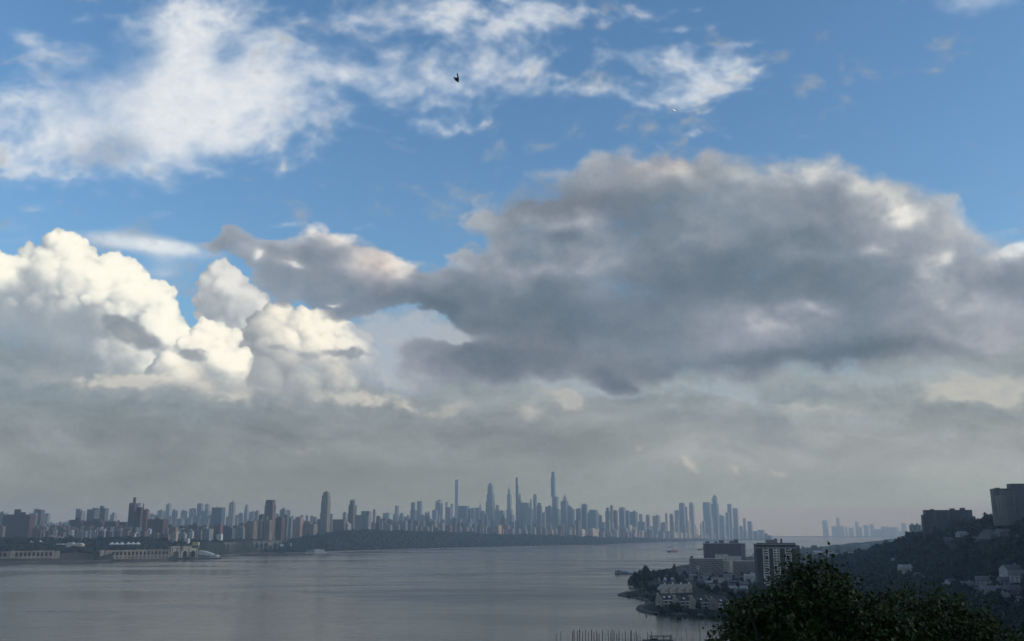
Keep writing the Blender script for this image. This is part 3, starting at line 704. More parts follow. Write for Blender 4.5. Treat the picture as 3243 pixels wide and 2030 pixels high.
# ================================================================ trees
def ico(sub):
    import bmesh
    bm = bmesh.new(); bmesh.ops.create_icosphere(bm, subdivisions=sub, radius=1)
    V = np.array([v.co[:] for v in bm.verts]); Fc = np.array([[v.index for v in f.verts] for f in bm.faces]); bm.free(); return V, Fc
ICO1, ICO2 = ico(1), ico(2)
def crown_mesh(name, seed, n, leaf, mat, shape=(1,1,.95), lob=8):
    """a crown about one unit in radius, centred one unit up: lobes of clumps plus a dark ragged inside"""
    r = np.random.RandomState(seed)
    L = []
    for k in range(lob):
        a = 2*math.pi*k/lob + r.uniform(-.4, .4); rad = r.uniform(.30, .62); zz = r.uniform(-.45, .5)
        L.append((math.cos(a)*rad, math.sin(a)*rad, zz, r.uniform(.34, .52)))
    L += [(r.uniform(-.15,.15), r.uniform(-.15,.15), .48, .46), (0, 0, 0, .6)]
    L = np.array(L)
    idx = r.choice(len(L), n, p=L[:, 3]**2/np.sum(L[:, 3]**2))
    d = r.normal(size=(n, 3)); d /= np.linalg.norm(d, axis=1)[:, None]
    P = L[idx, :3] + d*(L[idx, 3]*r.uniform(.80, 1.10, n))[:, None]
    nrm = d + r.normal(size=(n, 3))*.55; nrm /= np.linalg.norm(nrm, axis=1)[:, None]
    a = np.cross(nrm, r.normal(size=(n, 3))); a /= np.linalg.norm(a, axis=1)[:, None]; b = np.cross(nrm, a)
    s = leaf*r.uniform(.6, 1.4, n)[:, None]
    jit = lambda: r.uniform(.6, 1.25, (n, 1))
    Q = np.stack([P-a*s*jit(), P-b*s*.7*jit(), P+a*s*jit(), P+b*s*.7*jit()], 1).reshape(-1, 3)
    Fq = np.arange(4*n).reshape(-1, 4)
    V, Fc = [Q], [Fq]; base = 4*n
    for l in L:
        v = ICO1[0]*(l[3]*.80)*(1+r.uniform(-.14, .14, (len(ICO1[0]), 1)))+l[:3]
        V.append(v); f = ICO1[1]+base; Fc.append(np.concatenate([f, f[:, 2:]], 1)); base += len(v)
    V = np.concatenate(V)*np.array(shape) + np.array([0, 0, 1.])
    # triangles of the inner masses are kept as quads with a doubled corner, split out below
    me = bpy.data.meshes.new(name)
    quads = Fc[0].tolist(); tris = [f[:3] for F_ in Fc[1:] for f in F_.tolist()]
    me.from_pydata(V.tolist(), [], quads+tris); me.update(); me.materials.append(mat)
    return me
CROWNS = [crown_mesh('crown', 40+k, 620, .13, (M_LEAF, M_LEAF2)[k % 2], shape=sh) for k, sh in enumerate([(1,1,.95),(1,1,1.2),(1.1,.95,.85),(.8,.8,1.35),(1,1.05,1.),(.95,1,1.1)])]
def trunk_mesh(seed):
    r = random.Random(seed); m = MB()
    m.tube((0,0,-.25), (.02,0,.62), .07, .05, 7)
    for k in range(4):
        a = k*1.6+r.random(); m.tube((.02,0,.45+.04*k), (math.cos(a)*.42, math.sin(a)*.42, .85+.1*k), .035, .014, 5)
    return m.mesh('trunk', M_BARK)
TRUNKS = [trunk_mesh(k) for k in range(3)]
def tree(x, y, rad, z=None, label=None, group=None, hk=1.0, kind=None, near=True):
    k = rnd.randrange(len(CROWNS)) if kind is None else kind
    zz = (gz(x, y) if near else cz(x, y)) if z is None else z
    o = empty('tree', (x, y, zz), rnd.uniform(0, 6.28), label=label, cat='tree', group=group)
    o.scale = (rad, rad, rad*hk)
    c = link('crown', CROWNS[k], parent=o, loc=(0, 0, .32)); link('trunk', TRUNKS[k % 3], parent=o)
    return o
def canopy(name, pts, mat, label, seed=3, cat=None, leafy=False):
    """one mass of tree crowns: pts rows of x, y, z(base), radius, height factor"""
    r = np.random.RandomState(seed); pts = np.array(pts)
    if leafy:
        temp = []
        for k in range(4):
            me = crown_mesh('wood_crown', 90+k, 300, .19, mat, lob=7)
            nv = len(me.vertices); co = np.empty(nv*3, np.float32); me.vertices.foreach_get('co', co)
            fs = [tuple(p.vertices) for p in me.polygons]
            q = np.array([f for f in fs if len(f) == 4]); t = np.array([f for f in fs if len(f) == 3])
            temp.append((co.reshape(-1, 3), np.concatenate([q[:, [0,1,2]], q[:, [0,2,3]], t]))); bpy.data.meshes.remove(me)
    else:
        temp = []
        for k in range(6):
            v, f = (ICO2 if k < 3 else ICO1); v = v*(1+.26*r.uniform(-1, 1, (len(v), 1)))*np.array([1, 1, .95])+np.array([0, 0, .9]); temp.append((v, f))
    V, Fc, n = [], [], 0
    which = r.randint(0, len(temp), len(pts))
    for (x, y, z, rad, hk), w in zip(pts, which):
        v, f = temp[w]; a = r.uniform(0, 6.28); c, s = math.cos(a), math.sin(a)
        vv = np.stack([(v[:, 0]*c-v[:, 1]*s)*rad+x, (v[:, 0]*s+v[:, 1]*c)*rad+y, v[:, 2]*rad*hk+z], 1)
        V.append(vv); Fc.append(f+n); n += len(v)
    me = np_mesh(name, np.concatenate(V), np.concatenate(Fc), mat)
    return link(name, me, label=label, kind='stuff')

r_ = np.random.RandomState(21)
# the wooded bank across the river
pts = []
FT = ([640,760,860,900,1000,1100,1200,1330,1400,1460,1550,1700,1800,1900,2000,2050,2130,2200,2240], [0,.05,.5,1,1,1,1,1,1,1,1,1,1,1,1,1,.9,.5,.1])
while len(pts) < 10500:
    px = r_.uniform(840, 2240); 
    sx = np.interp(px, [p[0] for p in SH], shx); t = (r_.uniform(0, 1)**.8)*(390 if px < 1700 else 330)*S*(1+ (px-840)/1400*.5)
    # column px at depth: x follows the ray
    sy = float(np.interp(px, [p[0] for p in SH], shy)); y = sy+10+t; x = (px-CX)/FH*y
    if r_.uniform() > np.interp(px, *FT): continue
    t2 = y-float(shore_y(x))
    if t2 < 10: continue
    rad = (r_.uniform(2.6, 6.0)+2.4*max(0, math.sin(x*.021)*math.cos(y*.017+x*.006)))*S
    pts.append((x, y, cz(x, y)-1+(r_.uniform(-1, 2)), rad, r_.uniform(.7, 1.45)))
canopy('wood', pts, M_FOREST, 'long dark wooded bank across the river below the city blocks', 3)
# low sea wall and shore road under the wood
m = MB(); m2 = MB(); xs = np.linspace(sea(905, 1752).x, sea(2120, 1716).x, 160)
for x0_, x1_ in zip(xs, xs[1:]):
    a_, b_ = float(shore_y(x0_)), float(shore_y(x1_))
    m.add([(x0_,a_-1.5,-.5),(x1_,b_-1.5,-.5),(x1_,b_-1.5,3.2),(x0_,a_-1.5,3.2),(x0_,a_+1,3.2),(x1_,b_+1,3.2)], [(0,1,2,3),(3,2,5,4)])
    m2.add([(x0_,a_+1,3.1),(x1_,b_+1,3.1),(x1_,b_+13,3.9),(x0_,a_+13,3.9)], [(0,1,2,3)])
m.build('sea_wall', M_STONE, None, (.16,.155,.145), label='long low stone sea wall along the foot of the wooded bank', cat='wall')
m2.build('road', M_PLAIN, None, (.2,.2,.19), kind='structure')
# trees behind and above the arcaded river wall
pts = []
while len(pts) < 1500:
    px = r_.uniform(-300, 640); D = r_.uniform(2075, 2620) if px < 340 else r_.uniform(2230, 2650)
    p = at(px, 1700, D); t2 = (p.y-float(shore_y(p.x)))/S
    if t2 < 34: continue
    if 400 < t2 and r_.uniform() < .4: continue
    if (px < 330 or px > 480) and t2 > 210 and r_.uniform() < .85: continue
    pts.append((p.x, p.y, cz(p.x, p.y)-1, r_.uniform(4, 7.5)*S, r_.uniform(.6, .95)))
canopy('park_trees', pts, M_FOREST, 'dark park trees behind and above the arcaded river wall', 5)
# shrubs on the slope between the two arcaded walls, and the low scrub along the pier road
pts = []
for _ in range(420):
    px = r_.uniform(196, 322); w = sea(px, 1779); t = r_.uniform(4, 30)*S; x = (px-CX)/FH*(w.y+t)
    pts.append((x, w.y+t, cz(x, w.y+t)*.8+r_.uniform(0, 3), r_.uniform(2.5, 4.5), .9))
for _ in range(520):
    px = r_.uniform(700, 1010); sy = float(np.interp(px, [p[0] for p in SH], shy)); y = sy+r_.uniform(6, 90); x = (px-CX)/FH*y
    pts.append((x, y, cz(x, y)-.5, r_.uniform(2., 4.), .8))
for _ in range(260):
    px = r_.uniform(634, 930); sy = float(np.interp(px, [p[0] for p in SH], shy)); y = sy+r_.uniform(60, 330); x = (px-CX)/FH*y
    pts.append((x, y, cz(x, y)-.5, r_.uniform(3., 6.), .8))
canopy('shrubs', pts, M_FOREST, 'dark shrubs on the river slope between the two arcaded walls', 8)

# ================================================================ city buildings
REG = {'A': (0,1500,700/2416.), 'B': (600,1500,700/2416.), 'C': (1200,1450,700/2416.), 'D': (1800,1500,700/2416.), 'E': (1900,1650,700/2416.), 'F': (2500,1500,743/2416.), 'P': (0,0,1.)}
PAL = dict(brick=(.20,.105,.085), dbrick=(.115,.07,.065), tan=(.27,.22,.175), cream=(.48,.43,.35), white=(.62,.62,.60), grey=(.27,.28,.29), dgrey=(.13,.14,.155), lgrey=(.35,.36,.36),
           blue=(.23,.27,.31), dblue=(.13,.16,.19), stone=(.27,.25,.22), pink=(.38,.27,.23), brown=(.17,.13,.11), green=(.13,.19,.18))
STY = {'m': M_MASON, 'b': M_PANEL, 'g': M_GLASS, 'v': M_STRIP, 'p': M_PLAIN}
def tower(reg, D, tiers, color, sty, name, label, cat='tower', group=None, rot=None, ratio=1., parts=(), z0=None, roofbox=None, near=False):
    """tiers: (x0, x1, ytop[, ytop at the right]) in region pixels, first = widest / lowest.
    a building in the round: plan from the apparent width and its turn to the street grid"""
    ox, oy, k = REG[reg]
    X = lambda v: ox+v*k
    Y = lambda v: oy+v*k
    t0 = tiers[0]; pc = (X(t0[0])+X(t0[1]))/2
    if not near and pc > 632 and pc < 2420:           # never out in the river: keep behind the shore and its wood
        sd_ = float(np.interp(pc, [p[0] for p in SH], shy))/S
        D = max(D, sd_ + float(np.interp(pc, [632, 640, 890, 930, 1100, 2080, 2130, 2420], [30, 130, 130, 380, 430, 430, 70, 70])) + .2*max(0, D-2500))
    base = at(pc, 1690, D); az = math.atan2(base.x, base.y)
    if z0 is None: z0 = (gz if near else cz)(base.x, base.y)-2
    if rot is None: rot = -math.radians(24)-az*.55
    th = rot; rv = Vector((math.cos(az), -math.sin(az)))
    cu = abs(math.cos(th)*rv.x+math.sin(th)*rv.y); cv = abs(-math.sin(th)*rv.x+math.cos(th)*rv.y)
    dist = math.hypot(base.x, base.y)
    col = PAL[color] if isinstance(color, str) else color
    jj = rnd.uniform(.9, 1.1); col = tuple(c*jj for c in col)
    m = MB(); zlow = 0.; info = []
    def plan(x0, x1, yy):
        pm = (x0+x1)/2; q = at(X(pm), Y(yy), D); q0 = at(pc, Y(yy), D)
        w = abs(at(X(x1), Y(yy), D).x-at(X(x0), Y(yy), D).x)*math.cos(az)
        a = w/(cu+ratio*cv); b = a*ratio
        off = (q.x-q0.x)
        # shift along the world x axis, written in the turned frame
        return a, b, off*math.cos(th), -off*math.sin(th), q.z-z0
    for i, t in enumerate(tiers):
        a, b, ux, uy, zt = plan(t[0], t[1], t[2])
        zr = None
        if len(t) > 3: zr = at(pc, Y(t[3]), D).z-z0
        m.box(ux-a/2, ux+a/2, uy-b/2, uy+b/2, zlow, zt, zr)
        info.append((a, b, ux, uy, zt, zr)); zlow = min(zt, zr or zt)-.01
    o = m.build(name, STY[sty], None, col, (base.x, base.y, z0), th, label=label, cat=cat, group=group)
    a, b, ux, uy, zt, zr = info[-1]
    zt = min(zt, zr or zt)
    if roofbox is None: roofbox = (len(tiers) == 1 and D < 9000)
    if roofbox:
        q = MB(); w = a*rnd.uniform(.25, .5); d = b*rnd.uniform(.3, .5); sx = rnd.uniform(-.2, .2)*a
        hh = min(9, max(3, a*.18))*rnd.uniform(.7, 1.2)
        q.box(ux+sx-w/2, ux+sx+w/2, uy-d/2, uy+d/2, zt-.05, zt+hh)
        q.build('roof_house', M_PLAIN, o, tuple(c*rnd.uniform(.6, 1.05) for c in col))
    for p in parts:
        typ = p[0]
        if typ in ('spire', 'mast'):                     # x, ytip [, ybase]
            q = MB(); aa, bb, sx, sy, z1 = plan(p[1]-2, p[1]+2, p[2]); zb = zt if len(p) < 4 else plan(p[1], p[1]+1, p[3])[4]
            q.tube((sx, sy, zb-1), (sx, sy, z1), (2.2 if typ == 'mast' else aa*1.2+1.5), .35, 6); q.build(typ, M_SMOOTH, o, tuple(c*.8 for c in col))
        elif typ == 'pyramid':                           # x0, x1, ybase, yapex
            q = MB(); aa, bb, sx, sy, z1 = plan(p[1], p[2], p[3]); z2 = plan(p[1], p[2], p[4])[4]
            q.frustum(sx-aa/2, sx+aa/2, sy-bb/2, sy+bb/2, z1-.5, sx-.6, sx+.6, sy-.6, sy+.6, z2); q.build('pyramid_roof', M_ROOF, o, p[5] if len(p) > 5 else tuple(c*.8 for c in col))
        elif typ == 'box':                               # x0, x1, ytop, ybase[, name, color]
            q = MB(); aa, bb, sx, sy, z1 = plan(p[1], p[2], p[3]); zb = plan(p[1], p[2], p[4])[4]
            q.box(sx-aa/2, sx+aa/2, sy-bb/2, sy+bb/2, zb-.3, z1); q.build(p[5] if len(p) > 5 else 'roof_house', M_PLAIN, o, PAL[p[6]] if len(p) > 6 else tuple(c*.8 for c in col))
        elif typ == 'band':                              # ytop, ybottom, color : a belt standing proud of the walls
            aa, bb, sx, sy, z1 = plan(tiers[0][0], tiers[0][1], p[1]); zb = plan(0, 1, p[2])[4]
            for t in tiers:
                if t[2] <= p[1]+1: aa, bb, sx, sy, _ = plan(t[0], t[1], p[1])
            q = MB().box(sx-aa/2-.4, sx+aa/2+.4, sy-bb/2-.4, sy+bb/2+.4, zb, z1); q.build('belt', M_PLAIN, o, PAL[p[3]])
        elif typ == 'dome':                              # x0, x1, ybase
            aa, bb, sx, sy, z1 = plan(p[1], p[2], p[3]); r = aa*.5; q = MB()
            for k in range(5):
                a0, a1 = k*math.pi/10, (k+1)*math.pi/10
                q.tube((sx, sy, z1+r*math.sin(a0)), (sx, sy, z1+r*math.sin(a1)), r*math.cos(a0), max(.1, r*math.cos(a1)), 12)
            q.build('dome', M_PLAIN, o, p[4] if len(p) > 4 else col)
        elif typ == 'pinnacles':                         # ring of small spires, ybase, ytip
            z1 = plan(0, 1, p[1])[4]; z2 = plan(0, 1, p[2])[4]; h_ = z2-z1
            for qx, qy in ((-1,-1),(1,-1),(1,1),(-1,1),(0,-1),(1,0)):
                MB().tube((0,0,0), (0,0,h_), a*.09, .2, 5).build('pinnacle', M_PLAIN, o, tuple(c*.8 for c in col), (ux+qx*a*.45, uy+qy*b*.45, z1-.5))
        elif typ == 'strip':                             # lighter upright strip on a face: x0, x1, ytop, ybase, color
            aa, bb, sx, sy, z1 = plan(p[1], p[2], p[3]); zb = plan(p[1], p[2], p[4])[4]; A = info[0]
            fx = sx-info[0][2]
            q = MB().box(info[0][2]+fx-aa*.62, info[0][2]+fx+aa*.62, A[3]-A[1]/2-.5, A[3]-A[1]/2+.2, zb, z1); q.build('light_strip', M_PLAIN, o, PAL[p[5]])
    return o
T = tower

# ---- left end: uptown blocks above the arcaded wall
T('A',2900,[(10,372,447)],'dbrick','m','apartment_block','very wide dark brick apartment block at the far left above the river wall','apartment block',ratio=.3,roofbox=False,
  parts=[('box',130,205,390,447,'roof_house'),('box',206,258,421,447,'lift_house')])
T('A',2750,[(-60,55,575)],'tan','m','apartment_block','tan block cut by the left edge in front of the wide dark brick block','apartment block',ratio=.4)
T('A',3300,[(-60,66,428)],'grey','m','apartment_block','grey block peeping out behind the left end of the wide dark brick block','apartment block')
T('A',3900,[(296,425,432),(340,420,385)],'lgrey','m','apartment_tower','pale stepped tower with round top behind the wide dark brick block','tower')
T('A',3500,[(368,466,395)],'dgrey','m','apartment_tower','dark tower with one pale upright panel right of the wide dark brick block','tower',roofbox=False,parts=[('strip',374,418,432,565,'white')])
T('A',5200,[(468,528,436)],'blue','m','tower','narrow hazy tower alone just right of the dark tower with the pale panel')
T('A',3700,[(806,914,408),(806,876,385)],'grey','v','apartment_tower','grey stepped tower rising behind the long brick row, leftmost of three')
T('A',3700,[(845,905,450)],'brown','m','apartment_block','small brown block in front of the leftmost grey stepped tower','apartment block')
T('A',3600,[(928,1068,392),(985,1066,376)],'dgrey','m','apartment_tower','dark grey tower with broad shoulders behind the long brick row')
T('A',3650,[(1066,1166,378)],'dblue','m','apartment_tower','dark bluish tower joined to the right of the broad shouldered grey tower',roofbox=False,parts=[('box',1068,1114,352,378)])
T('A',4300,[(1186,1260,447),(1206,1246,425)],'lgrey','m','tower','short pale stepped tower between the dark pair and the chimneyed brick tower')
T('A',3100,[(746,902,505)],'dbrick','m','brick_block','leftmost slab of the long dark brick row below the grey towers','apartment block',ratio=.5)
T('A',3080,[(900,1132,516)],'dbrick','m','brick_block','second slab of the long dark brick row, widest of the row','apartment block',ratio=.4)
T('A',3060,[(1134,1296,521)],'dbrick','m','brick_block','third slab of the long dark brick row, just left of the chimneyed tower','apartment block',ratio=.5,parts=[('box',1272,1293,508,521,'chimney')],roofbox=False)
T('A',3120,[(1290,1400,528)],'dbrick','m','brick_block','low brick link between the long brick row and the chimneyed tower','apartment block',ratio=.5,roofbox=False)
T('A',2950,[(1384,1476,322)],'dbrick','m','brick_tower','tallest dark brick tower with a thick square chimney on its roof',roofbox=False,parts=[('box',1424,1456,260,322,'chimney')])
T('A',2960,[(1470,1552,368)],'dbrick','m','brick_tower','dark brick tower with a thin chimney, joined to the tallest brick tower',roofbox=False,parts=[('box',1537,1549,325,368,'chimney')])
T('A',2940,[(1545,1613,393)],'brick','m','brick_tower','reddish brick tower stepping down to the right below the thin chimney')
T('A',2900,[(1600,1832,498)],'dbrick','m','brick_block','broad low dark brick wing at the right foot of the chimneyed towers','apartment block',ratio=.5,roofbox=False,parts=[('box',1688,1728,478,498)])
T('A',5800,[(1476,1520,322)],'grey','m','tower','faint tower showing between the two chimneys')
for x0,x1,y,st,c,l in [(1618,1662,438,'m','grey','low faint tower right behind the reddish brick tower'),(1662,1702,450,'m','grey','faint low block before the broad hazy block'),(1702,1790,403,'m','grey','broad hazy block left of the tower with the round crown'),
    (1862,1926,402,'m','grey','hazy tower with a pointed cap just right of the round crown'),(1960,2030,410,'m','blue','hazy block between the pointed cap and the tall square tower'),(2050,2126,384,'v','grey','hazy stepped block leaning on the tall square tower'),
    (2134,2204,328,'m','blue','tall square hazy tower left of the wide teal block'),(2200,2288,405,'m','blue','hazy block hard against the left side of the wide teal block')]:
    T('A',5600,[(x0,x1,y)],c,st,'tower',l,parts=[('pyramid',x0+8,x1-30,y,y-20)] if 'pointed' in l else ())
T('A',5900,[(1792,1854,335)],'lgrey','m','tower','hazy tower with a round ring-like crown in the far left skyline',roofbox=False,parts=[('dome',1798,1850,335)])
T('A',6600,[(2218,2280,337)],'lgrey','m','tower','very faint pale tower seen above the hazy block beside the teal block')
T('B',4200,[(225,376,370)],(.05,.085,.105),'g','office_block','wide flat-topped dark teal block left of the white striped tower','office block',ratio=.6,roofbox=False,parts=[('mast',287,352)])
T('B',3500,[(412,490,330),(418,484,316)],'lgrey','v','striped_tower','slim white and grey striped tower with antennas on its roof',roofbox=False,
  parts=[('strip',428,442,325,590,'white'),('strip',452,468,325,590,'white'),('mast',455,286),('mast',466,292),('mast',446,298)])
for x0,x1,y,l in [(488,528,452,'low hazy block right of the white striped tower'),(526,576,432,'hazy block second right of the white striped tower'),(640,716,418,'wide hazy block right of the hazy stepped spire'),(712,750,402,'hazy block with an uneven roof just left of the brown tower')]:
    T('B',5700,[(x0,x1,y)],'blue' if x0 < 600 else 'grey','m','tower',l)
T('B',5900,[(583,640,395),(588,634,352),(598,624,336)],'lgrey','m','tower','hazy stepped tower with a small cap between the striped tower and the brown tower')
T('B',3000,[(806,932,345),(812,922,300),(818,916,287)],'brown','v','apartment_tower','heavy brown tower with vertical bays and a flared top',ratio=.7,roofbox=False)
T('B',3200,[(748,812,448)],'dbrick','m','brick_block','small dark brick block against the left side of the heavy brown tower','apartment block')
T('B',4300,[(974,1062,392),(998,1034,374)],'grey','m','tower','grey block with a raised middle to the right of the heavy brown tower')
T('B',5200,[(1060,1100,402)],'lgrey','m','tower','pale sliver of a tower against the grey block with the raised middle')
T('B',2620,[(620,742,518)],'tan','v','apartment_tower','left slab of the pair of buff riverfront towers with vertical bays','apartment tower',roofbox=False)
T('B',2640,[(738,812,512)],'stone','v','apartment_tower','middle slab of the buff riverfront towers, set back','apartment tower',roofbox=False,parts=[('box',752,800,500,512)])
T('B',2600,[(808,906,506)],'tan','v','apartment_tower','right slab of the pair of buff riverfront towers with vertical bays','apartment tower',roofbox=False,parts=[('box',822,850,470,506,'water_tank')])
T('B',3300,[(930,1042,482)],'dbrick','m','brick_block','dark brick block right below the heavy brown tower','apartment block')
T('B',3350,[(1024,1078,450)],'dgrey','m','brick_block','dark block standing above its neighbours right of the brown tower','apartment block')
T('B',3400,[(1078,1124,488)],'grey','m','apartment_block','low grey block before the tan stepped block','apartment block')
T('B',3300,[(1118,1254,500),(1150,1236,472)],'pink','m','apartment_block','pinkish stepped block left of the tall stone tower with the cross top','apartment block',parts=[('box',1202,1240,455,472)],roofbox=False)
T('B',3200,[(1236,1396,548),(1250,1340,524)],'tan','m','apartment_block','low tan block at the left foot of the tall stone tower with the cross top','apartment block',ratio=.6)
T('B',3550,[(1385,1422,500)],'grey','m','apartment_block','grey sliver squeezed beside the left of the cross-topped tower','apartment block')
# the two stone towers
T('B',3250,[(1420,1532,432),(1425,1530,300),(1431,1523,240),(1442,1515,207)],'stone','v','stone_tower','tallest stone tower of the uptown bluff, tapering, with a small cross top',ratio=.9,roofbox=False,
  parts=[('box',1448,1508,200,207,'parapet'),('mast',1478,184,205),('box',1464,1494,191,195,'cross_arm')])
T('B',3600,[(1528,1560,442)],'grey','m','apartment_block','grey block at the right shoulder of the cross-topped stone tower','apartment block')
T('B',3350,[(1722,1808,440),(1728,1802,345),(1740,1798,296)],(.17,.155,.14),'v','gothic_tower','darker gothic church tower with a crown of pinnacles',cat='church tower',ratio=.9,roofbox=False,
  parts=[('pinnacles',296,276),('mast',1766,272,296)])
T('B',3350,[(1560,1716,500)],'brown','m','church_nave','long low roof between the cross-topped tower and the gothic tower',cat='church',ratio=.5,roofbox=False,parts=[('box',1566,1624,510,540,'gable','lgrey')])
T('B',3150,[(1648,1768,552)],'lgrey','m','domed_hall','pale domed hall with a conical roof at the foot of the gothic tower',cat='hall',roofbox=False,parts=[('pyramid',1652,1764,552,514,(.4,.4,.38))])
T('B',5000,[(1804,1826,348)],'cream','m','tower','pale slim tower touching the right side of the gothic tower')
T('B',4600,[(1668,1718,425)],'lgrey','m','tower','pale hazy block left of the gothic tower')
T('B',3300,[(1808,1986,452),(1868,1980,410)],'grey','m','apartment_block','massive grey stepped block right of the gothic tower','apartment block',ratio=.5,parts=[('strip',1958,1984,462,600,'lgrey')],roofbox=False)
T('B',4400,[(1998,2036,392)],'cream','m','tower','slim cream tower just right of the massive grey stepped block')
T('B',3700,[(2038,2086,470)],'dbrick','m','apartment_tower','dark brick tower right of the slim cream tower')
T('B',3500,[(2084,2112,520)],'grey','m','apartment_block','small grey block between the dark brick tower and the white block','apartment block')
T('B',3500,[(2110,2216,558)],'lgrey','m','apartment_block','low white block on the wood edge right of the dark brick tower','apartment block',ratio=.5)
T('B',3600,[(2218,2300,560)],'stone','m','apartment_block','low stone block on the wood edge, second right of the dark brick tower','apartment block',ratio=.5)
T('B',3700,[(2296,2382,520)],'grey','m','apartment_block','grey block on the wood edge before the row of waterfront blocks','apartment block',ratio=.6)
for x0,x1,y in [(936,968,440),(1108,1130,462),(1262,1290,456),(1312,1350,462),(1350,1386,474)]:
    T('B',5200,[(x0,x1,y)],'grey','m','tower','hazy skyline block left of the cross-topped tower, %s' % {936:'the first past the brown tower',1108:'a narrow one above the pinkish block',1262:'just right of the pinkish block',1312:'the widest, above the tan block',1350:'nearest the cross-topped tower'}[x0])
# midtown, left part
T('C',6900,[(36,110,606),(64,108,600)],'green','g','tower','faint greenish double tower at the left of the midtown group',roofbox=False)
T('C',7000,[(166,212,524)],'cream','m','tower','slim pale tower alone before the midtown group',roofbox=False)
T('C',6600,[(148,196,618)],'blue','m','tower','squat hazy block at the foot of the slim lone tower')
T('C',6600,[(212,280,640),(222,268,612)],'grey','m','tower','hazy tower with a pointed cap right of the slim lone tower',roofbox=False,parts=[('pyramid',226,264,612,594)])
T('C',6700,[(290,336,640),(300,326,625)],'tan','m','tower','small hazy stepped tower before the grey twin slabs')
T('C',6400,[(338,410,568),(344,391,487)],'dgrey','m','tower','grey slab stepped to the left, first of two similar slabs at the left of midtown',roofbox=False)
T('C',6800,[(410,468,475)],'grey','g','tower','second of two similar grey slabs at the left of midtown, with a thin mast',roofbox=False,parts=[('mast',452,440)])
T('C',6700,[(612,692,490),(613,680,478,455)],'blue','g','glass_tower','glass tower with a bright slanted roof, left of the square needle tower',cat='tower',roofbox=False,parts=[('band',488,480,'white')])
T('C',6300,[(578,640,572)],'blue','m','tower','hazy block leaning on the left of the slant-roofed glass tower')
for x0,l in [(500,'left of the pair of cap-topped twin towers above the trees'),(526,'right of the pair of cap-topped twin towers above the trees')]:
    T('C',5600,[(x0-6,x0+34,640),(x0,x0+24,606)],'dgrey','m','twin_tower',l,group='cap-topped twin towers',roofbox=False,parts=[('pyramid',x0+2,x0+22,606,580)])
T('C',6700,[(722,804,540),(724,748,484)],'grey','m','tower','hazy slab with a taller left corner, left of the square needle tower',roofbox=False)
T('C',7200,[(780,810,502)],'lgrey','m','tower','faint tower with a knobbly top just left of the square needle tower')
T('C',7300,[(825,875,238)],(.48,.48,.47),'m','needle_tower','very slender square needle tower, pale on its right side',cat='skyscraper',roofbox=False)
T('C',6800,[(862,984,525)],'dblue','g','office_block','wide flat slab at the right foot of the square needle tower','office block',ratio=.6,roofbox=False)
T('C',5800,[(974,1006,560)],'dgrey','v','tower','dark slim tower right of the wide flat slab')
T('C',6600,[(996,1052,552)],'grey','b','tower','grey tower right behind the dark slim tower')
T('C',6700,[(1036,1122,545)],'blue','g','tower','bluish slab below the thin pointed spire',roofbox=False)
T('C',7400,[(1090,1120,560)],'grey','m','spire_tower','thin pointed spire between the needle tower and the big stepped tower',roofbox=False,parts=[('pyramid',1092,1118,560,478)])
T('C',6700,[(1112,1164,584)],'blue','m','tower','low block between the thin pointed spire and the big stepped tower')
T('C',6900,[(1163,1276,560),(1166,1268,480),(1176,1262,395),(1186,1250,305),(1198,1234,277)],'blue','g','stepped_tower','big glass tower stepping in four times to a narrow top',cat='skyscraper',roofbox=False,parts=[('band',542,550,'lgrey')])
T('C',5700,[(1156,1192,622)],'dgrey','m','tower','short dark round-topped tower in front of the big stepped tower',roofbox=False,parts=[('dome',1160,1188,622)])
T('C',6800,[(1270,1320,570),(1278,1314,516)],'pink','m','tower','pinkish tower at the right shoulder of the big stepped tower')
T('C',6600,[(1300,1382,578)],'blue','m','tower','hazy block between the pinkish tower and the tapering pale tower')
T('C',7400,[(1392,1462,560),(1400,1450,402),(1410,1438,342)],'lgrey','g','spire_tower','pale tapering tower with a fine spire, left of the thin stepped needle',cat='skyscraper',roofbox=False,parts=[('spire',1421,305)])
T('C',6500,[(1398,1480,620),(1410,1462,580)],'blue','m','tower','hazy stepped block below the pale tapering tower')
T('C',5500,[(1330,1396,680)],'dgrey','m','pyramid_block','dark block with a pyramid roof below and left of the thin stepped needle','apartment block',roofbox=False,parts=[('pyramid',1334,1392,680,620,(.06,.075,.075))])
T('C',7000,[(1496,1536,420),(1495,1527,300),(1495,1520,214)],'dgrey','m','needle_tower','thin dark needle tower stepping in on its right side',cat='skyscraper',roofbox=False,ratio=.8)
T('C',6900,[(1504,1566,462),(1534,1552,392)],'blue','m','tower','hazy stepped tower hugging the right of the thin dark needle',roofbox=False)
T('C',6900,[(1562,1660,500),(1566,1644,490)],'green','g','office_block','wide greenish slab right of the thin dark needle','office block')
T('C',7200,[(1654,1672,470),(1655,1668,446)],'grey','m','tower','small thin tower just left of the round-shouldered tower')
T('C',6400,[(1606,1684,560)],'blue','m','tower','low hazy block in front of the round-shouldered tower')
T('C',7200,[(1688,1730,410),(1692,1724,396)],'blue','g','tower','round-shouldered tower midway between the two dark needles',roofbox=False)
T('C',6400,[(1726,1786,525),(1736,1774,492)],'dgrey','m','tower','dark stepped tower right of the round-shouldered tower')
T('C',6500,[(1784,1826,598)],'grey','m','tower','low block between the dark stepped tower and the flat block')
T('C',6800,[(1818,1902,534)],'dgrey','b','office_block','flat-topped dark block at the left foot of the tallest needle','office block')
T('C',6900,[(1896,1988,560),(1896,1968,425),(1885,1937,212),(1892,1932,153)],'blue','g','needle_tower','tallest tower of the skyline, a blue needle with stepped right side',cat='skyscraper',roofbox=False)
T('C',6800,[(1990,2072,476)],'dblue','g','office_block','dark slab below the spired pyramid roof','office block')
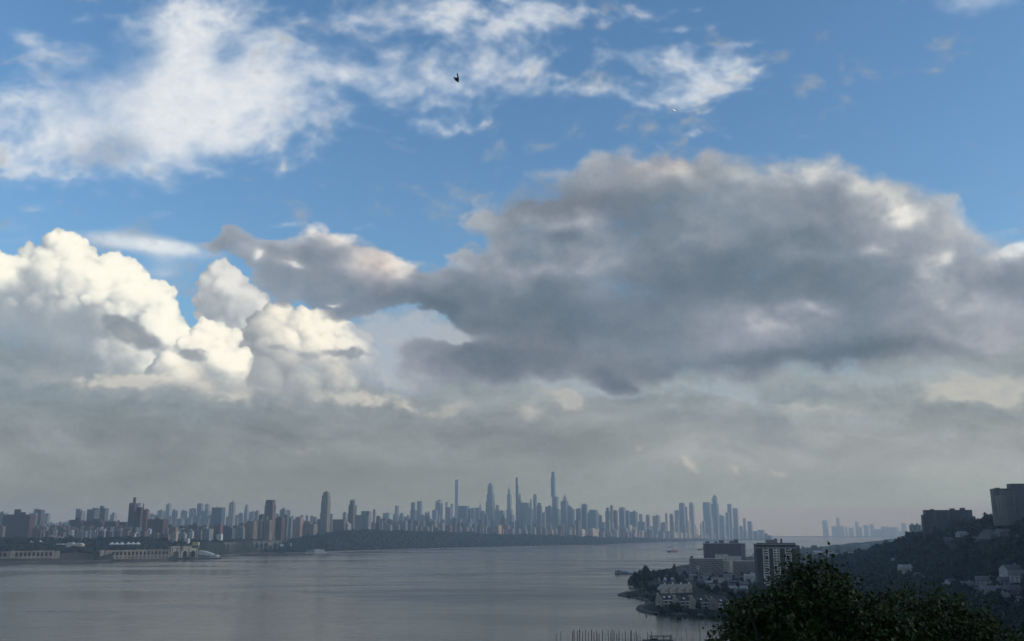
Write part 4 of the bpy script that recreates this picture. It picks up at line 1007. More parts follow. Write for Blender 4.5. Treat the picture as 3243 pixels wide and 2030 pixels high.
T('C',7300,[(2006,2076,470),(2016,2060,445)],'grey','m','pyramid_tower','hazy tower with pyramid roof and long mast, right of the tallest needle',roofbox=False,parts=[('pyramid',2016,2060,445,405),('spire',2038,362,420)])
T('C',6700,[(2066,2146,560),(2068,2122,512,545)],'blue','g','tower','hazy tower with a roof sloping down to the right beside the pyramid roof',roofbox=False)
T('C',6600,[(2156,2210,558)],'dgrey','m','tower','dark block left of the square-topped slab with the nearby mast')
T('C',7400,[(2196,2222,555)],'grey','m','mast_tower','hazy tower under a tall thin mast',roofbox=False,parts=[('mast',2209,456)])
T('C',6800,[(2220,2286,508)],'dblue','b','office_block','square-topped dark slab just right of the tall thin mast','office block')
T('C',6600,[(2284,2410,600),(2300,2396,568)],'blue','g','office_block','broad hazy stepped block right of the square-topped slab','office block')
# midtown, right part
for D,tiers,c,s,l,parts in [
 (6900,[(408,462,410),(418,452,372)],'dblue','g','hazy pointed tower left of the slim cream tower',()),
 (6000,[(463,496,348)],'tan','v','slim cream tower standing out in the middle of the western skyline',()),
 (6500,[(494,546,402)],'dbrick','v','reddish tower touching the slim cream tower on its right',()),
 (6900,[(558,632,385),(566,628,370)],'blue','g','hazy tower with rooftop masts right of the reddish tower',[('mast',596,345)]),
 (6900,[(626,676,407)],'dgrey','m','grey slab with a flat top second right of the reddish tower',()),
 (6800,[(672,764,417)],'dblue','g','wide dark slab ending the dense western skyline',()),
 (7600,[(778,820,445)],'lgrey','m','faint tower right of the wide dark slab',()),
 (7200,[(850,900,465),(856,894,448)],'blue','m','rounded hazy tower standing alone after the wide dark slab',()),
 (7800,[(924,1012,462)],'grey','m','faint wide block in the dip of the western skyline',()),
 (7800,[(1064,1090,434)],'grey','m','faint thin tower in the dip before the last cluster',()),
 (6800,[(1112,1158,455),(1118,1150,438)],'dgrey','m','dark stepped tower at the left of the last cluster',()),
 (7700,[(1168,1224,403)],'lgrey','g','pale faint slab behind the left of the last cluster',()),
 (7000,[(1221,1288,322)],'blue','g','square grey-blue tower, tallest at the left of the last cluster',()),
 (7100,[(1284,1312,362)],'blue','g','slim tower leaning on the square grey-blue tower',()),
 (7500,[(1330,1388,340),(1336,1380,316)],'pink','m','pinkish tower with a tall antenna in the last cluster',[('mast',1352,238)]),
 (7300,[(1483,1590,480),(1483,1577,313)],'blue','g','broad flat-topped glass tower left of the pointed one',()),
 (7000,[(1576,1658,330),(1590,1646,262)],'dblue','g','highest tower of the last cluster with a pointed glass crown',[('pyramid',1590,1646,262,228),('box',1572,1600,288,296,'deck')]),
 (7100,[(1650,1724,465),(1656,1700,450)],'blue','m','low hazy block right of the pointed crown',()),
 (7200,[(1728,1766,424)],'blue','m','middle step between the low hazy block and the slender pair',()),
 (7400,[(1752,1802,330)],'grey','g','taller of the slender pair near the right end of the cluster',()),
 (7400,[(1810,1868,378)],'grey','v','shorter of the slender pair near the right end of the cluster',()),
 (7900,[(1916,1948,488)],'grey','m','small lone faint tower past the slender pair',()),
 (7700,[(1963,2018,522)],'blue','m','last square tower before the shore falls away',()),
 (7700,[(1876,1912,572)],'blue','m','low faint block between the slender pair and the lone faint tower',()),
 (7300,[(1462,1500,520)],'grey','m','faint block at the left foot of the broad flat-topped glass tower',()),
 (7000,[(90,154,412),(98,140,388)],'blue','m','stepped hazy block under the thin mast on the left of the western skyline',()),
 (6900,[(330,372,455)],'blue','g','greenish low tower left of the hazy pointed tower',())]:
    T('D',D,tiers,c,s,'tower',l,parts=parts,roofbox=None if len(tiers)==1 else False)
# low right-hand end of the island
for x0,x1,y,l in [(2016,2080,628,'low far block past the last square tower'),(2070,2146,614,'low wide far block, highest of the falling shore'),(2140,2180,655,'small far block where the shore thins'),(2176,2225,678,'last tiny block at the tip of the shore'),
                  (1700,1790,560,'low hazy block below the slender pair, left'),(1790,1880,590,'low hazy block below the slender pair, right'),(1860,1960,620,'long low hazy block above the quay')]:
    T('D',7900,[(x0,x1,y)],'blue','m','apartment_block',l,'block',ratio=.8)
# far towers across the second river
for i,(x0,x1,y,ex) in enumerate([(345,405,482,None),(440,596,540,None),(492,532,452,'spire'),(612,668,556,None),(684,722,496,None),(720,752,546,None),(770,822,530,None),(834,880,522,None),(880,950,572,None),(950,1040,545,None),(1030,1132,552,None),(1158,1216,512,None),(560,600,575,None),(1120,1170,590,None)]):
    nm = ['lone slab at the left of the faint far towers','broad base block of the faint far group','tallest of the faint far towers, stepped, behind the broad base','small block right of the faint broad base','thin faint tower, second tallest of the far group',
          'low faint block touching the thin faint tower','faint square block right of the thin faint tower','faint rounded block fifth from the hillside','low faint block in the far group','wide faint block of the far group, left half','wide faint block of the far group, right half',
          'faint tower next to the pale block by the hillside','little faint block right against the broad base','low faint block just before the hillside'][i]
    T('F',17300,[(x0,x1,y)]+([(x0+10,x1-10,y-2)] if i == 4 else []),(.62,.62,.60),'m','far_tower',nm,'tower',z0=8,parts=[('spire',510,440)] if ex else (),roofbox=False,group='faint towers beyond the second river')  # walls paled so that their colour stands in for part of the haze

# ---- the row of blocks along the top of the wooded bank, the streets behind, and the low roofs on the left
ORD = ['first','second','third','fourth','fifth','sixth','seventh','eighth','ninth','tenth']+['%dth' % k for k in range(11, 21)]
for t_ in range(20, 130, 10): ORD += ['%dst' % (t_+1), '%dnd' % (t_+2), '%drd' % (t_+3)]+['%dth' % (t_+k) for k in range(4, 11)]
CW = dict(brick='brick red', dbrick='dark brick', tan='tan', cream='cream', white='white', grey='grey', dgrey='dark grey', lgrey='pale grey', stone='stone coloured', pink='pinkish', brown='brown', blue='bluish', dblue='dark bluish')
def row(name, px0, px1, gap, wmin, wmax, ytop, yvar, D0, D1, cols, where, group, seed, sty='mmmvb', tall=.12, ratio=(.5, 1.1), cat='apartment block', rot=None):
    r = random.Random(seed); px = px0; k = 0
    while px < px1:
        w = r.uniform(wmin, wmax)*(1 if r.random() > .2 else .6); c = r.choice(cols)
        y = float(np.interp(px, *zip(*ytop)))+r.uniform(-yvar, yvar)
        t = r.random() < tall
        if t: y -= r.uniform(1, 2.2)*yvar; w *= .7
        fr = (px-px0)/(px1-px0); D = (D0[0]+(D0[1]-D0[0])*fr)+r.uniform(0, D1)
        shape = 'narrow' if w < (wmin+wmax)*.36 else 'wide' if w > (wmin+wmax)*.58 else ''
        lab = ' '.join(q for q in (('tall' if t else ''), shape, CW[c], 'block,', ORD[min(k, len(ORD)-1)], 'from the left', where) if q)
        tiers = [(px, px+w, y)]
        if r.random() < .3: tiers.append((px+w*r.uniform(.1, .3), px+w*r.uniform(.65, .95), y-r.uniform(1.5, 4)))
        T('P', D, tiers, c, r.choice(sty), name, lab, cat, group, ratio=r.uniform(*ratio), rot=rot, roofbox=len(tiers) == 1 and r.random() < .8)
        px += w*r.uniform(*gap); k += 1
# waterfront apartments above the wood
yt = [(1190,1660),(1300,1662),(1400,1667),(1500,1669),(1600,1672),(1750,1675),(1900,1683),(2110,1688)]
row('waterfront_block', 1196, 2115, (.8,1.25), 11, 24, yt, 4.5, (3830,5750), 120, ['tan','grey','stone','pink','lgrey','brick','tan','cream','grey','dgrey'], 'in the waterfront row', 'apartment blocks along the wooded bank', 11, tall=.10)
row('mid_block', 1190, 2120, (.75,1.4), 9, 28, [(p, y-8) for p, y in yt], 8, (4450,6350), 250, ['grey','stone','dgrey','brown','dgrey','dbrick','blue','tan'], 'in the row behind the waterfront', 'blocks in the streets behind the waterfront', 12, tall=.3)
row('back_block', 1190, 2110, (.7,1.35), 14, 30, [(1190,1657),(1400,1651),(1600,1648),(1800,1652),(1950,1660),(2060,1662),(2120,1658)], 9, (5700,7500), 500, ['grey','blue','dgrey','blue'], 'in the hazy back row', 'hazy blocks of the back row', 13, tall=.25, cat='tower')
row('far_block', -20, 1190, (.8,2.0), 10, 32, [(-20,1660),(140,1660),(230,1652),(400,1656),(480,1642),(600,1636),(760,1642),(900,1650),(1190,1656)], 6, (4700,5600), 500, ['grey','blue','lgrey','grey'], 'in the far left background', 'hazy blocks of the left background', 14, tall=.15)
row('upper_block', 640, 1190, (.85,1.3), 14, 30, [(640,1664),(900,1657),(1040,1652),(1190,1655)], 4, (3300,3900), 160, ['brown','grey','stone','dbrick','tan','pink'], 'in the row above the wood', 'blocks on the bluff above the wood', 15)
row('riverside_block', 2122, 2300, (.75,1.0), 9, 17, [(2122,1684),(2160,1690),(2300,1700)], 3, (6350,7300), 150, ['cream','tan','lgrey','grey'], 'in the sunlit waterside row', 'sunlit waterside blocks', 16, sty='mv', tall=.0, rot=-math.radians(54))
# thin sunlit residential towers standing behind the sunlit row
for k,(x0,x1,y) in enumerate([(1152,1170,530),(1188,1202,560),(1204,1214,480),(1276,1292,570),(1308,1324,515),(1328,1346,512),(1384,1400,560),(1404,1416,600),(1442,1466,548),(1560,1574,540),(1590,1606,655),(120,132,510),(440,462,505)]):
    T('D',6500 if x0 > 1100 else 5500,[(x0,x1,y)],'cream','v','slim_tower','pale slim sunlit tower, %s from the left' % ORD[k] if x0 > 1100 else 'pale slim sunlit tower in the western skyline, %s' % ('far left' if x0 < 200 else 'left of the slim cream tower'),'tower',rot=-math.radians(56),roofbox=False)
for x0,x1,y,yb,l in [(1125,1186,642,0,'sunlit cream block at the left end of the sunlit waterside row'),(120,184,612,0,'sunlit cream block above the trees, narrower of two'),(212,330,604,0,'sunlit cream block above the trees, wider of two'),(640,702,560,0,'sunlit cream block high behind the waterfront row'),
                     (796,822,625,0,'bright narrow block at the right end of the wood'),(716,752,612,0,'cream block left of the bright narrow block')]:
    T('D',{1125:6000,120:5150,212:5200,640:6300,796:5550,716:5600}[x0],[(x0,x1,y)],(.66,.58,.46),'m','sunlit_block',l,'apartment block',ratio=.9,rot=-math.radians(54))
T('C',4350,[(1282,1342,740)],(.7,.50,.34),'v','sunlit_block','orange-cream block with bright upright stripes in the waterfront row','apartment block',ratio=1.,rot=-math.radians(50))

# ---- left bank, low buildings among the trees
for reg,D,x0,x1,y,c,s,l,ra in [
 ('A',2620,508,612,685,'pink','m','pinkish house-block among the park trees below the wide brick block',.6),('A',2640,612,700,692,'lgrey','m','pale low block right of the pinkish house-block',.6),('A',2650,700,842,690,'brick','m','long low red block with an arcaded attic among the park trees',.4),
 ('A',2520,1640,1754,662,'tan','v','left half of the pair of buff blocks with upright bays above the wall',.5),('A',2520,1760,1868,665,'tan','v','right half of the pair of buff blocks with upright bays above the wall',.5),
 ('A',2620,1840,1946,592,'tan','p','plain tan block behind the buff pair',.6),('A',2480,1884,1946,645,'cream','m','narrow cream block with a dark front right of the buff pair',.8),
 ('A',2700,2058,2114,622,'lgrey','v','white framed twin-shaft building near the industrial sheds',.8),
 ('B',2750,110,262,602,'lgrey','b','wide grey banded industrial building with open floors',.7),('B',2680,382,496,592,'dgrey','b','dark banded industrial building left of the buff towers',.7),('B',2650,494,622,588,'lgrey','b','pale banded industrial building hard against the buff towers',.7),
 ('B',2560,298,368,660,'white','p','small plain white building before the banded industrial buildings',.6),('B',2850,260,364,560,'brick','m','dull red block behind the small plain white building',.7),('B',2900,-20,110,560,'dgrey','m','long dark low building left of the banded industrial buildings',.4),
 ('A',2500,2015,2082,712,'white','p','small white box building on the pier road',.6),('A',2550,1950,2050,655,'lgrey','m','low pale shed roofs right of the cream block',.6)]:
    T(reg,D,[(x0,x1,y)],c,s,'low_building',l,'building',ratio=ra)
# tall plain white slab end
T('A',2450,[(1460,1489,648)],'white','p','white_slab','tall plain white slab end standing among the park trees','building',ratio=1.2,roofbox=False,parts=[('box',1436,1520,640,650,'roof_deck','lgrey')])
# chimney
p = at(657.5, 1690, 2850)
ch = MB().tube((0,0,0), (0,0,at(657,1642,2850).z-cz(p.x,p.y)), 3.2, 2.2, 12).build('chimney_stack', M_PLAIN, None, PAL['lgrey'], (p.x,p.y,cz(p.x,p.y)), label='pale chimney stack in front of the wide teal block', cat='chimney')
# low roofs of the row houses
r = random.Random(31); k = 0
for D, y0 in ((2700,1682),(2800,1676),(2900,1671),(3000,1667),(3150,1663)):
    px = 105+r.uniform(0, 12)
    while px < 640:
        w = r.uniform(8, 22); y = y0+r.uniform(-3, 3); c = r.choice(['brick','brown','tan','lgrey','grey','stone','white','brick'])
        if not (395 < px < 540 and D < 2850 and r.random() < .5):
            T('P', D, [(px, px+w, y)], c, 'm', 'row_house', 'low %s house, %s of the crowded houses above the park trees' % (CW[c], ORD[min(k, len(ORD)-1)]), 'house', 'crowded low houses above the park trees', ratio=r.uniform(.6, 1.), roofbox=r.random() < .5)
            k += 1
        px += w*r.uniform(1., 1.9)

# ================================================================ river wall, viaduct, piers, boats
def arcade(name, p0, p1, zb, zt, rows, col, depth=6., thick=2.2, label=None, cat='wall', margin=(0,0), back=True, cornice=True, pointed=False, mat=None):
    """a wall from p0 to p1 (world x, y) with rows of real arched openings: rows = (n, width share, sill, crown height)"""
    p0, p1 = Vector(p0), Vector(p1); L = (p1-p0).length; d = (p1-p0)/L; ang = math.atan2(d.y, d.x)
    m = MB(); mat = mat or M_STONE
    o = empty(name, (p0.x, p0.y, zb), ang, label=label, cat=cat)
    x0, x1 = margin[0], L-margin[1]; Hh = zt-zb
    if x0 > 0: m.box(0, x0, 0, thick, 0, Hh)
    if x1 < L: m.box(x1, L, 0, thick, 0, Hh)
    zs = [0]+[rw[4] for rw in rows[:-1]]+[Hh]
    for ri, (n, ws, sill, crown, top) in enumerate(rows):
        z0_, z1_ = zs[ri], zs[ri+1]; bw = (x1-x0)/n
        if sill > z0_: m.box(x0, x1, 0, thick, z0_, sill)
        for i in range(n):
            a = x0+i*bw; c = a+bw/2; ow = bw*ws/2; spring = crown-ow*(1.25 if pointed else 1.)
            spring = max(spring, sill+.1)
            m.box(a, c-ow, 0, thick, sill, z1_); m.box(c+ow, a+bw, 0, thick, sill, z1_)
            K = 8; P = []
            for k in range(K+1):
                t = math.pi*k/K; x = -math.cos(t)*ow; z = spring+(crown-spring)*(math.sin(t) if not pointed else (1-abs(x/ow)**1.6))
                P.append((c+x, z))
            for k in range(K):
                (xa, za), (xb, zb_) = P[k], P[k+1]
                m.add([(xa,0,za),(xb,0,zb_),(xb,0,z1_),(xa,0,z1_),(xa,thick,za),(xb,thick,zb_),(xb,thick,z1_),(xa,thick,z1_)],
                      [(0,1,2,3),(7,6,5,4),(4,5,1,0),(3,2,6,7)])
    m.build('arcade', mat, o, col)
    if back: MB().box(0, L, depth, depth+1.5, 0, Hh-.3).build('inner_wall', M_PLAIN, o, (.05,.05,.05))  # backing near black: the shade inside the arches is put into its colour
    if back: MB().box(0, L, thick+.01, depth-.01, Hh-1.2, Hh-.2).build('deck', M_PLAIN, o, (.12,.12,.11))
    if cornice: MB().box(-.4, L+.4, -.9, thick+.2, Hh+.003, Hh+1.4).build('cornice', mat, o, tuple(c*1.1 for c in col))
    for ri, (n, ws, sill, crown, top) in enumerate(rows[:-1]):
        MB().box(x0, x1, -.35, -.003, top-.5, top+.3).build('string_course', mat, o, tuple(c*1.1 for c in col))
    return o
def wpt(px, py): q = sea(px, py, 0); return (q.x, q.y)
c_wall = (.175,.168,.148); c_wall_shade = (.12,.118,.11)  # second tone is the same stone with shade put into its colour
zb = 3.8*S
def shd(px): return float(np.interp(px, [p[0] for p in SH], shy))
def wz(px, py, ybase): return at(px, py, (shd(px)+7)/S).z      # height of a wall point above the water
def wall_pts(px0, y0, px1, y1):
    r_ = []
    for p in (px0, px1): y = shd(p)+7; r_.append(((p-CX)/FH*y, y))
    return r_
a, b = wall_pts(37.5, 1777.5, 180, 1776)
ht = wz(100, 1746, 1777)-zb
arcade('river_wall', a, b, zb, zb+ht, [(9, .58, ht*.10, ht*.32, ht*.42), (9, .62, ht*.48, ht*.93, ht)], c_wall, label='pale stone river wall with two rows of nine arches, left section', margin=(11, 5))
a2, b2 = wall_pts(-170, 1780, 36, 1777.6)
arcade('river_wall', a2, b2, zb, zb+ht*.96, [(13, .58, ht*.10, ht*.32, ht*.42), (13, .62, ht*.48, ht*.90, ht*.96)], c_wall_shade, label='shaded dark river wall with arches running out at the left edge', margin=(0, 4))
# rock skirt under the walls
for px0, px1, y0, y1, nm in [(-170, 640, 1781, 1772.5, 'stone footing strip along the waterline under the arcaded walls')]:
    m = MB(); P = [(float(np.interp(t, [p.x for p in SHW], [p.x for p in SHW])), t) for t in [0]]
    xs = np.linspace(sea(px0, y0).x, sea(px1, y1).x, 60); q0 = []
    for i, x in enumerate(xs):
        y = float(shore_y(x)); q0.append((x, y-1-rnd.uniform(0, 3), 0.1)); q0.append((x, y+6.5, 4.0*S+rnd.uniform(-.3, .2)))
    m.add(q0, [(2*i, 2*i+2, 2*i+3, 2*i+1) for i in range(59)]); m.build('rock_footing', M_STONE, None, (.09,.085,.08), label=nm, cat='embankment')
a, b = wall_pts(181, 1776.5, 196, 1776.3)
MB().box(0, (Vector(b)-Vector(a)).length, 0, 14, 0, ht*.98).build('wall_pier', M_STONE, None, (.2,.19,.17), (a[0], a[1], zb), math.atan2(b[1]-a[1], b[0]-a[0]), label='plain stone pier at the right end of the nine-arched wall', cat='wall')
a, b = wall_pts(196, 1776.5, 323, 1774.5)
MB().box(0, (Vector(b)-Vector(a)).length, 16, 19, 0, ht*.35).build('retaining_wall', M_STONE, None, (.1,.1,.09), (a[0], a[1], zb), math.atan2(b[1]-a[1], b[0]-a[0]), label='low dark retaining wall below the shrubs between the arcaded walls', cat='wall')
a, b = wall_pts(324, 1774, 337, 1773.5)
MB().box(0, (Vector(b)-Vector(a)).length, 2, 16, 0, ht*1.04).build('wall_pier', M_STONE, None, (.22,.21,.19), (a[0], a[1], zb), math.atan2(b[1]-a[1], b[0]-a[0]), label='plain stone pier at the left end of the fifteen-arched wall', cat='wall')
a, b = wall_pts(337.5, 1772.5, 543, 1767.5)
hb = wz(440, 1742.5, 1770)-zb
arcade('river_wall', a, b, zb, zb+hb, [(15, .42, hb*.12, hb*.30, hb*.42), (15, .62, hb*.46, hb*.88, hb)], c_wall, label='long pale stone river wall with fifteen large arches over small ones', margin=(18, 3))
a, b = wall_pts(545, 1768, 631, 1764.5)
hc = wz(590, 1731, 1767)-zb
oc = arcade('arched_bastion', a, b, zb, zb+hc, [(3, .52, hc*.02, hc*.62, hc)], (.23,.215,.19), thick=9, depth=16, label='taller stone bastion with three big arches at the end of the river wall', margin=(8, 3))
for k in range(4): MB().box(-1.6, 1.6, -2.2, -.01, 0, hc*.9).build('buttress', M_STONE, oc, (.31,.29,.25), (8+k*(((Vector(b)-Vector(a)).length-11)/3)*.98, 0, 0))
# long dark edge of the park on the walls' roof
def plate(name, px0, px1, py0, D0, D1, c, label, cat='sign', th=1.2, mat=None):
    pass
def boxat(name, px0, px1, ytop, ybot, D, depth, c, label, cat, mat=None, sub=None, rz=0., group=None):
    a_ = at(px0, ybot, D); b_ = at(px1, ytop, D); w = b_.x-a_.x; h_ = b_.z-a_.z
    o = MB().box(-w/2, w/2, 0, depth, 0, h_).build(name, mat or M_PLAIN, None, c, ((a_.x+b_.x)/2, a_.y, a_.z), rz, label=label, cat=cat, group=group)
    return o, w, h_
o, w, h_ = boxat('pale_pavilion', 207, 233, 1723, 1739.5, 2180, 16, (.55,.52,.42), 'left of two pale yellowish rooftop pavilions above the river wall', 'pavilion', group='pale pavilions on the wall roof')
MB().extr([(-w/2-1,h_),(w/2+1,h_),(w*.2,h_+4),(-w*.2,h_+4)], -1, 17).build('roof', M_ROOF, o, (.6,.6,.55))
o, w, h_ = boxat('pale_pavilion', 234.5, 260, 1724.5, 1739.5, 2182, 16, (.55,.5,.38), 'right of two pale yellowish rooftop pavilions above the river wall', 'pavilion', group='pale pavilions on the wall roof')
MB().extr([(-w/2-1,h_),(w/2+1,h_),(w*.2,h_+4),(-w*.2,h_+4)], -1, 17).build('roof', M_ROOF, o, (.6,.6,.55))
def canopies(px0, px1, y, D, n, label):
    a_ = at(px0, y, D); b_ = at(px1, y, D); w = (b_.x-a_.x); o = empty('tensile_canopy', ((a_.x+b_.x)/2, a_.y, a_.z-6), label=label, cat='canopy')
    for i in range(n):
        cw_ = w/n; m = MB(); m.frustum(-cw_/2, cw_/2, -6, 6, 0, -.3, .3, -.3, .3, 6.5); m.build('roof_peak', M_SMOOTH, o, (.72,.73,.70), (-w/2+cw_*(i+.5), 0, 5))
        MB().tube((0,0,0), (0,0,6), .5).build('post', M_SMOOTH, o, (.4,.4,.4), (-w/2+cw_*(i+.5), 0, 0))
canopies(347, 394, 1723, 2230, 3, 'left white tent canopy with three peaks among the park trees')
canopies(400, 444, 1722.5, 2235, 3, 'right white tent canopy with three peaks among the park trees')
canopies(72, 134, 1717, 2250, 4, 'long low white canopy among the trees at the far left')
boxat('white_roof', 178, 200, 1722, 1724.5, 2150, 10, (.7,.7,.68), 'small flat white roof left of the pale pavilions', 'roof')
o, w, h_ = boxat('yellow_box', 609, 628, 1717, 1726.5, 2330, 12, (.52,.47,.22), 'yellowish box with a dark spot on top of the arched bastion', 'container')
MB().box(-1.2, 1.2, -.2, 0.1, h_*.4, h_*.8).build('door', M_PLAIN, o, (.08,.07,.05))
MB().box(-w/2-.5, w/2+.5, -.5, 12.5, -8, -.01).build('base', M_PLAIN, o, (.12,.11,.1))
boxat('white_sign', 885.5, 897, 1723.5, 1730, 2990, 2, (.75,.75,.73), 'small white board at the right end of the arched viaduct', 'sign')
o, w, h_ = boxat('display_board', 918.5, 924, 1720, 1729.5, 3010, 2, (.75,.75,.73), 'white upright frame with a dark middle beside the wood', 'sign')
MB().box(-w*.22, w*.22, -.15, .1, h_*.2, h_*.8).build('panel', M_PLAIN, o, (.07,.08,.08))
# viaduct on arches
a = at(746, 1735, 2985); b = at(893, 1732, 3010)
zv0 = at(820, 1738, 3000).z; zv1 = at(820, 1713.5, 3000).z; hv = zv1-zv0
vo = arcade('viaduct', (a.x,a.y), (b.x,b.y), zv0, zv1, [(10, .86, .2, hv*.86, hv)], (.36,.35,.33), thick=3, back=False, cornice=False, pointed=True, label='steel viaduct on ten pale pointed arches behind the pier road', cat='bridge', mat=M_PLAIN)
MB().box(-40, (Vector((b.x,b.y))-Vector((a.x,a.y))).length+20, -3, 12, hv+.003, hv+2.2).build('road_deck', M_PLAIN, vo, (.20,.2,.2))
a = at(634, 1737, 2640); b = at(742, 1736, 2720)
zv0 = at(690, 1738, 2680).z; zv1 = at(690, 1720, 2680).z; hv = zv1-zv0
vo = arcade('viaduct', (a.x,a.y), (b.x,b.y), zv0, zv1, [(8, .8, .2, hv*.8, hv)], (.16,.17,.18), thick=3, back=False, cornice=False, label='lower darker viaduct on round arches left of the pale one', cat='bridge', mat=M_PLAIN)
MB().box(-20, (Vector((b.x,b.y))-Vector((a.x,a.y))).length+10, -3, 12, hv+.003, hv+2.2).build('road_deck', M_PLAIN, vo, (.16,.16,.16))
# white-roofed shed on its pier beside the bastion
q = sea(664, 1767, 3); k_ = q.y/FH
o = empty('pier_shed', (q.x, q.y, 0), label='long white-roofed shed on a pier beside the arched bastion', cat='shed')
MB().box(-36*k_, 34*k_, 0, 30, 0, 3).build('pier', M_STONE, o, (.12,.115,.11))
MB().box(-34*k_, 20*k_, 3, 28, 3, 14*k_).build('wall', M_PANEL, o, (.3,.31,.31))
MB().extr([(-36*k_,14*k_),(22*k_,8*k_),(22*k_,10*k_),(-22*k_,24*k_),(-36*k_,26*k_)], 1.5, 30).build('roof', M_ROOF, o, (.62,.63,.6))
MB().box(0, 26*k_, -4, 0, 3, 7*k_).build('lean_to', M_PLAIN, o, (.45,.46,.46))
# long low pier
q = sea(800, 1755.5, 2)
MB().box(-110*q.y/FH, 190*q.y/FH, 0, 12, 0, 4.5).build('pier', M_STONE, None, (.13,.13,.125), (q.x, q.y, -1), label='long low dark pier along the shore left of the moored ferry', cat='pier')

# ---- boats
def hull(L, W, Hh, bow=.25):
    m = MB(); n = 10; top = []; bot = []
    for i in range(n+1):
        t = i/n; w = W/2*(1 if t < 1-bow else math.sqrt(max(0, 1-((t-1+bow)/bow)**2))); w = max(w, .15)
        top.append((-L/2+L*t, w)); bot.append((-L/2+L*t*.97, w*.75))
    V = [(x, -w, Hh) for x, w in top]+[(x, w, Hh) for x, w in top]+[(x, -w, -.5) for x, w in bot]+[(x, w, -.5) for x, w in bot]
    k = n+1; Fc = []
    for i in range(n):
        Fc += [(i, i+1, k+i+1, k+i), (2*k+i, 2*k+i+1, i+1, i), (k+i, k+i+1, 3*k+i+1, 3*k+i)]
    Fc += [(0, k, 3*k, 2*k)]
    return m.add(V, Fc)
def boat(px, py, rz, label, cat='boat', name='boat'):
    q = sea(px, py); return empty(name, (q.x, q.y, 0), rz, label=label, cat=cat)
o = boat(1001, 1752.6, math.radians(4), 'white two-deck ferry moored by the wooded bank', 'ferry', 'ferry')
k_ = sea(1001, 1753).y/FH
hull(68*k_, 10, 3.2).build('hull', M_SMOOTH, o, (.55,.56,.55))
MB().box(-4*k_, 28*k_, -4.5, 4.5, 3.2, 3.2+4.5).build('lower_deck', M_SMOOTH, o, (.74,.74,.72))
MB().box(-8*k_, 24*k_, -4.2, 4.2, 9.0, 9.0+3.6).build('upper_deck', M_SMOOTH, o, (.74,.74,.72))
MB().box(-9*k_, 26*k_, -5, 5, 12.6, 13.3).build('roof', M_SMOOTH, o, (.78,.78,.76))
MB().box(-7*k_, 25*k_, -3.8, 3.8, 7.7, 9.0).build('window_band', M_WIN, o)
MB().box(2, 7*k_, -2.5, 2.5, 13.3, 16).build('wheelhouse', M_SMOOTH, o, (.7,.7,.68))
MB().box(-30*k_, -9*k_, -4, 4, 3.2, 10.5).build('stern_house', M_PLAIN, o, (.22,.23,.24))
MB().tube((-14*k_,0,10), (-14*k_,0,15), 1.6, 1.4).build('funnel', M_SMOOTH, o, (.25,.25,.27))
for (px, py, sc_, cb, lab, nm) in [(2132, 1748, 1.0, (.42,.10,.08), 'red and white ship with a dark barge ahead in mid river', 'ship'), (2223, 1741.5, .8, (.32,.14,.1), 'small reddish ship partly behind the dark brick slab', 'ship')]:
    o = boat(px, py, math.radians(8), lab, 'ship', nm); k_ = sea(px, py).y/FH*sc_
    hull(34*k_, 9, 3.6).build('hull', M_SMOOTH, o, cb)
    MB().box(2*k_, 11*k_, -3.5, 3.5, 3.6, 9.5).build('deckhouse', M_SMOOTH, o, (.55,.22,.18))
    MB().box(5*k_, 10*k_, -3, 3, 9.5, 14.5).build('bridge', M_SMOOTH, o, (.75,.74,.72))
    MB().tube((7*k_,0,14), (7*k_,0,19), .5, .2).build('mast', M_SMOOTH, o, (.5,.5,.5))
    MB().box(-14*k_, -1*k_, -3, 3, 3.6, 5.6).build('cargo', M_PLAIN, o, (.30,.12,.1))
    b_ = boat(px-13*sc_, py+.9, math.radians(8), 'dark low barge ahead of the %s' % ('red and white ship' if sc_ == 1. else 'small reddish ship'), 'barge', 'barge')
    hull(12*k_, 8, 4.5, .1).build('hull', M_SMOOTH, b_, (.04,.05,.06)); MB().box(-4*k_, 4*k_, -3, 3, 4.5, 6).build('hatch', M_PLAIN, b_, (.08,.09,.1))
for px, py, L, l in [(2122,1733.5,22,'faint small vessel beyond the red and white ship')]:
    o = boat(px, py, 0, l); k_ = sea(px, py).y/FH; hull(L*k_, 9, 2.5).build('hull', M_SMOOTH, o, (.12,.15,.17)); MB().box(-4*k_, 5*k_, -3, 3, 2.5, 6).build('deckhouse', M_SMOOTH, o, (.3,.32,.33))

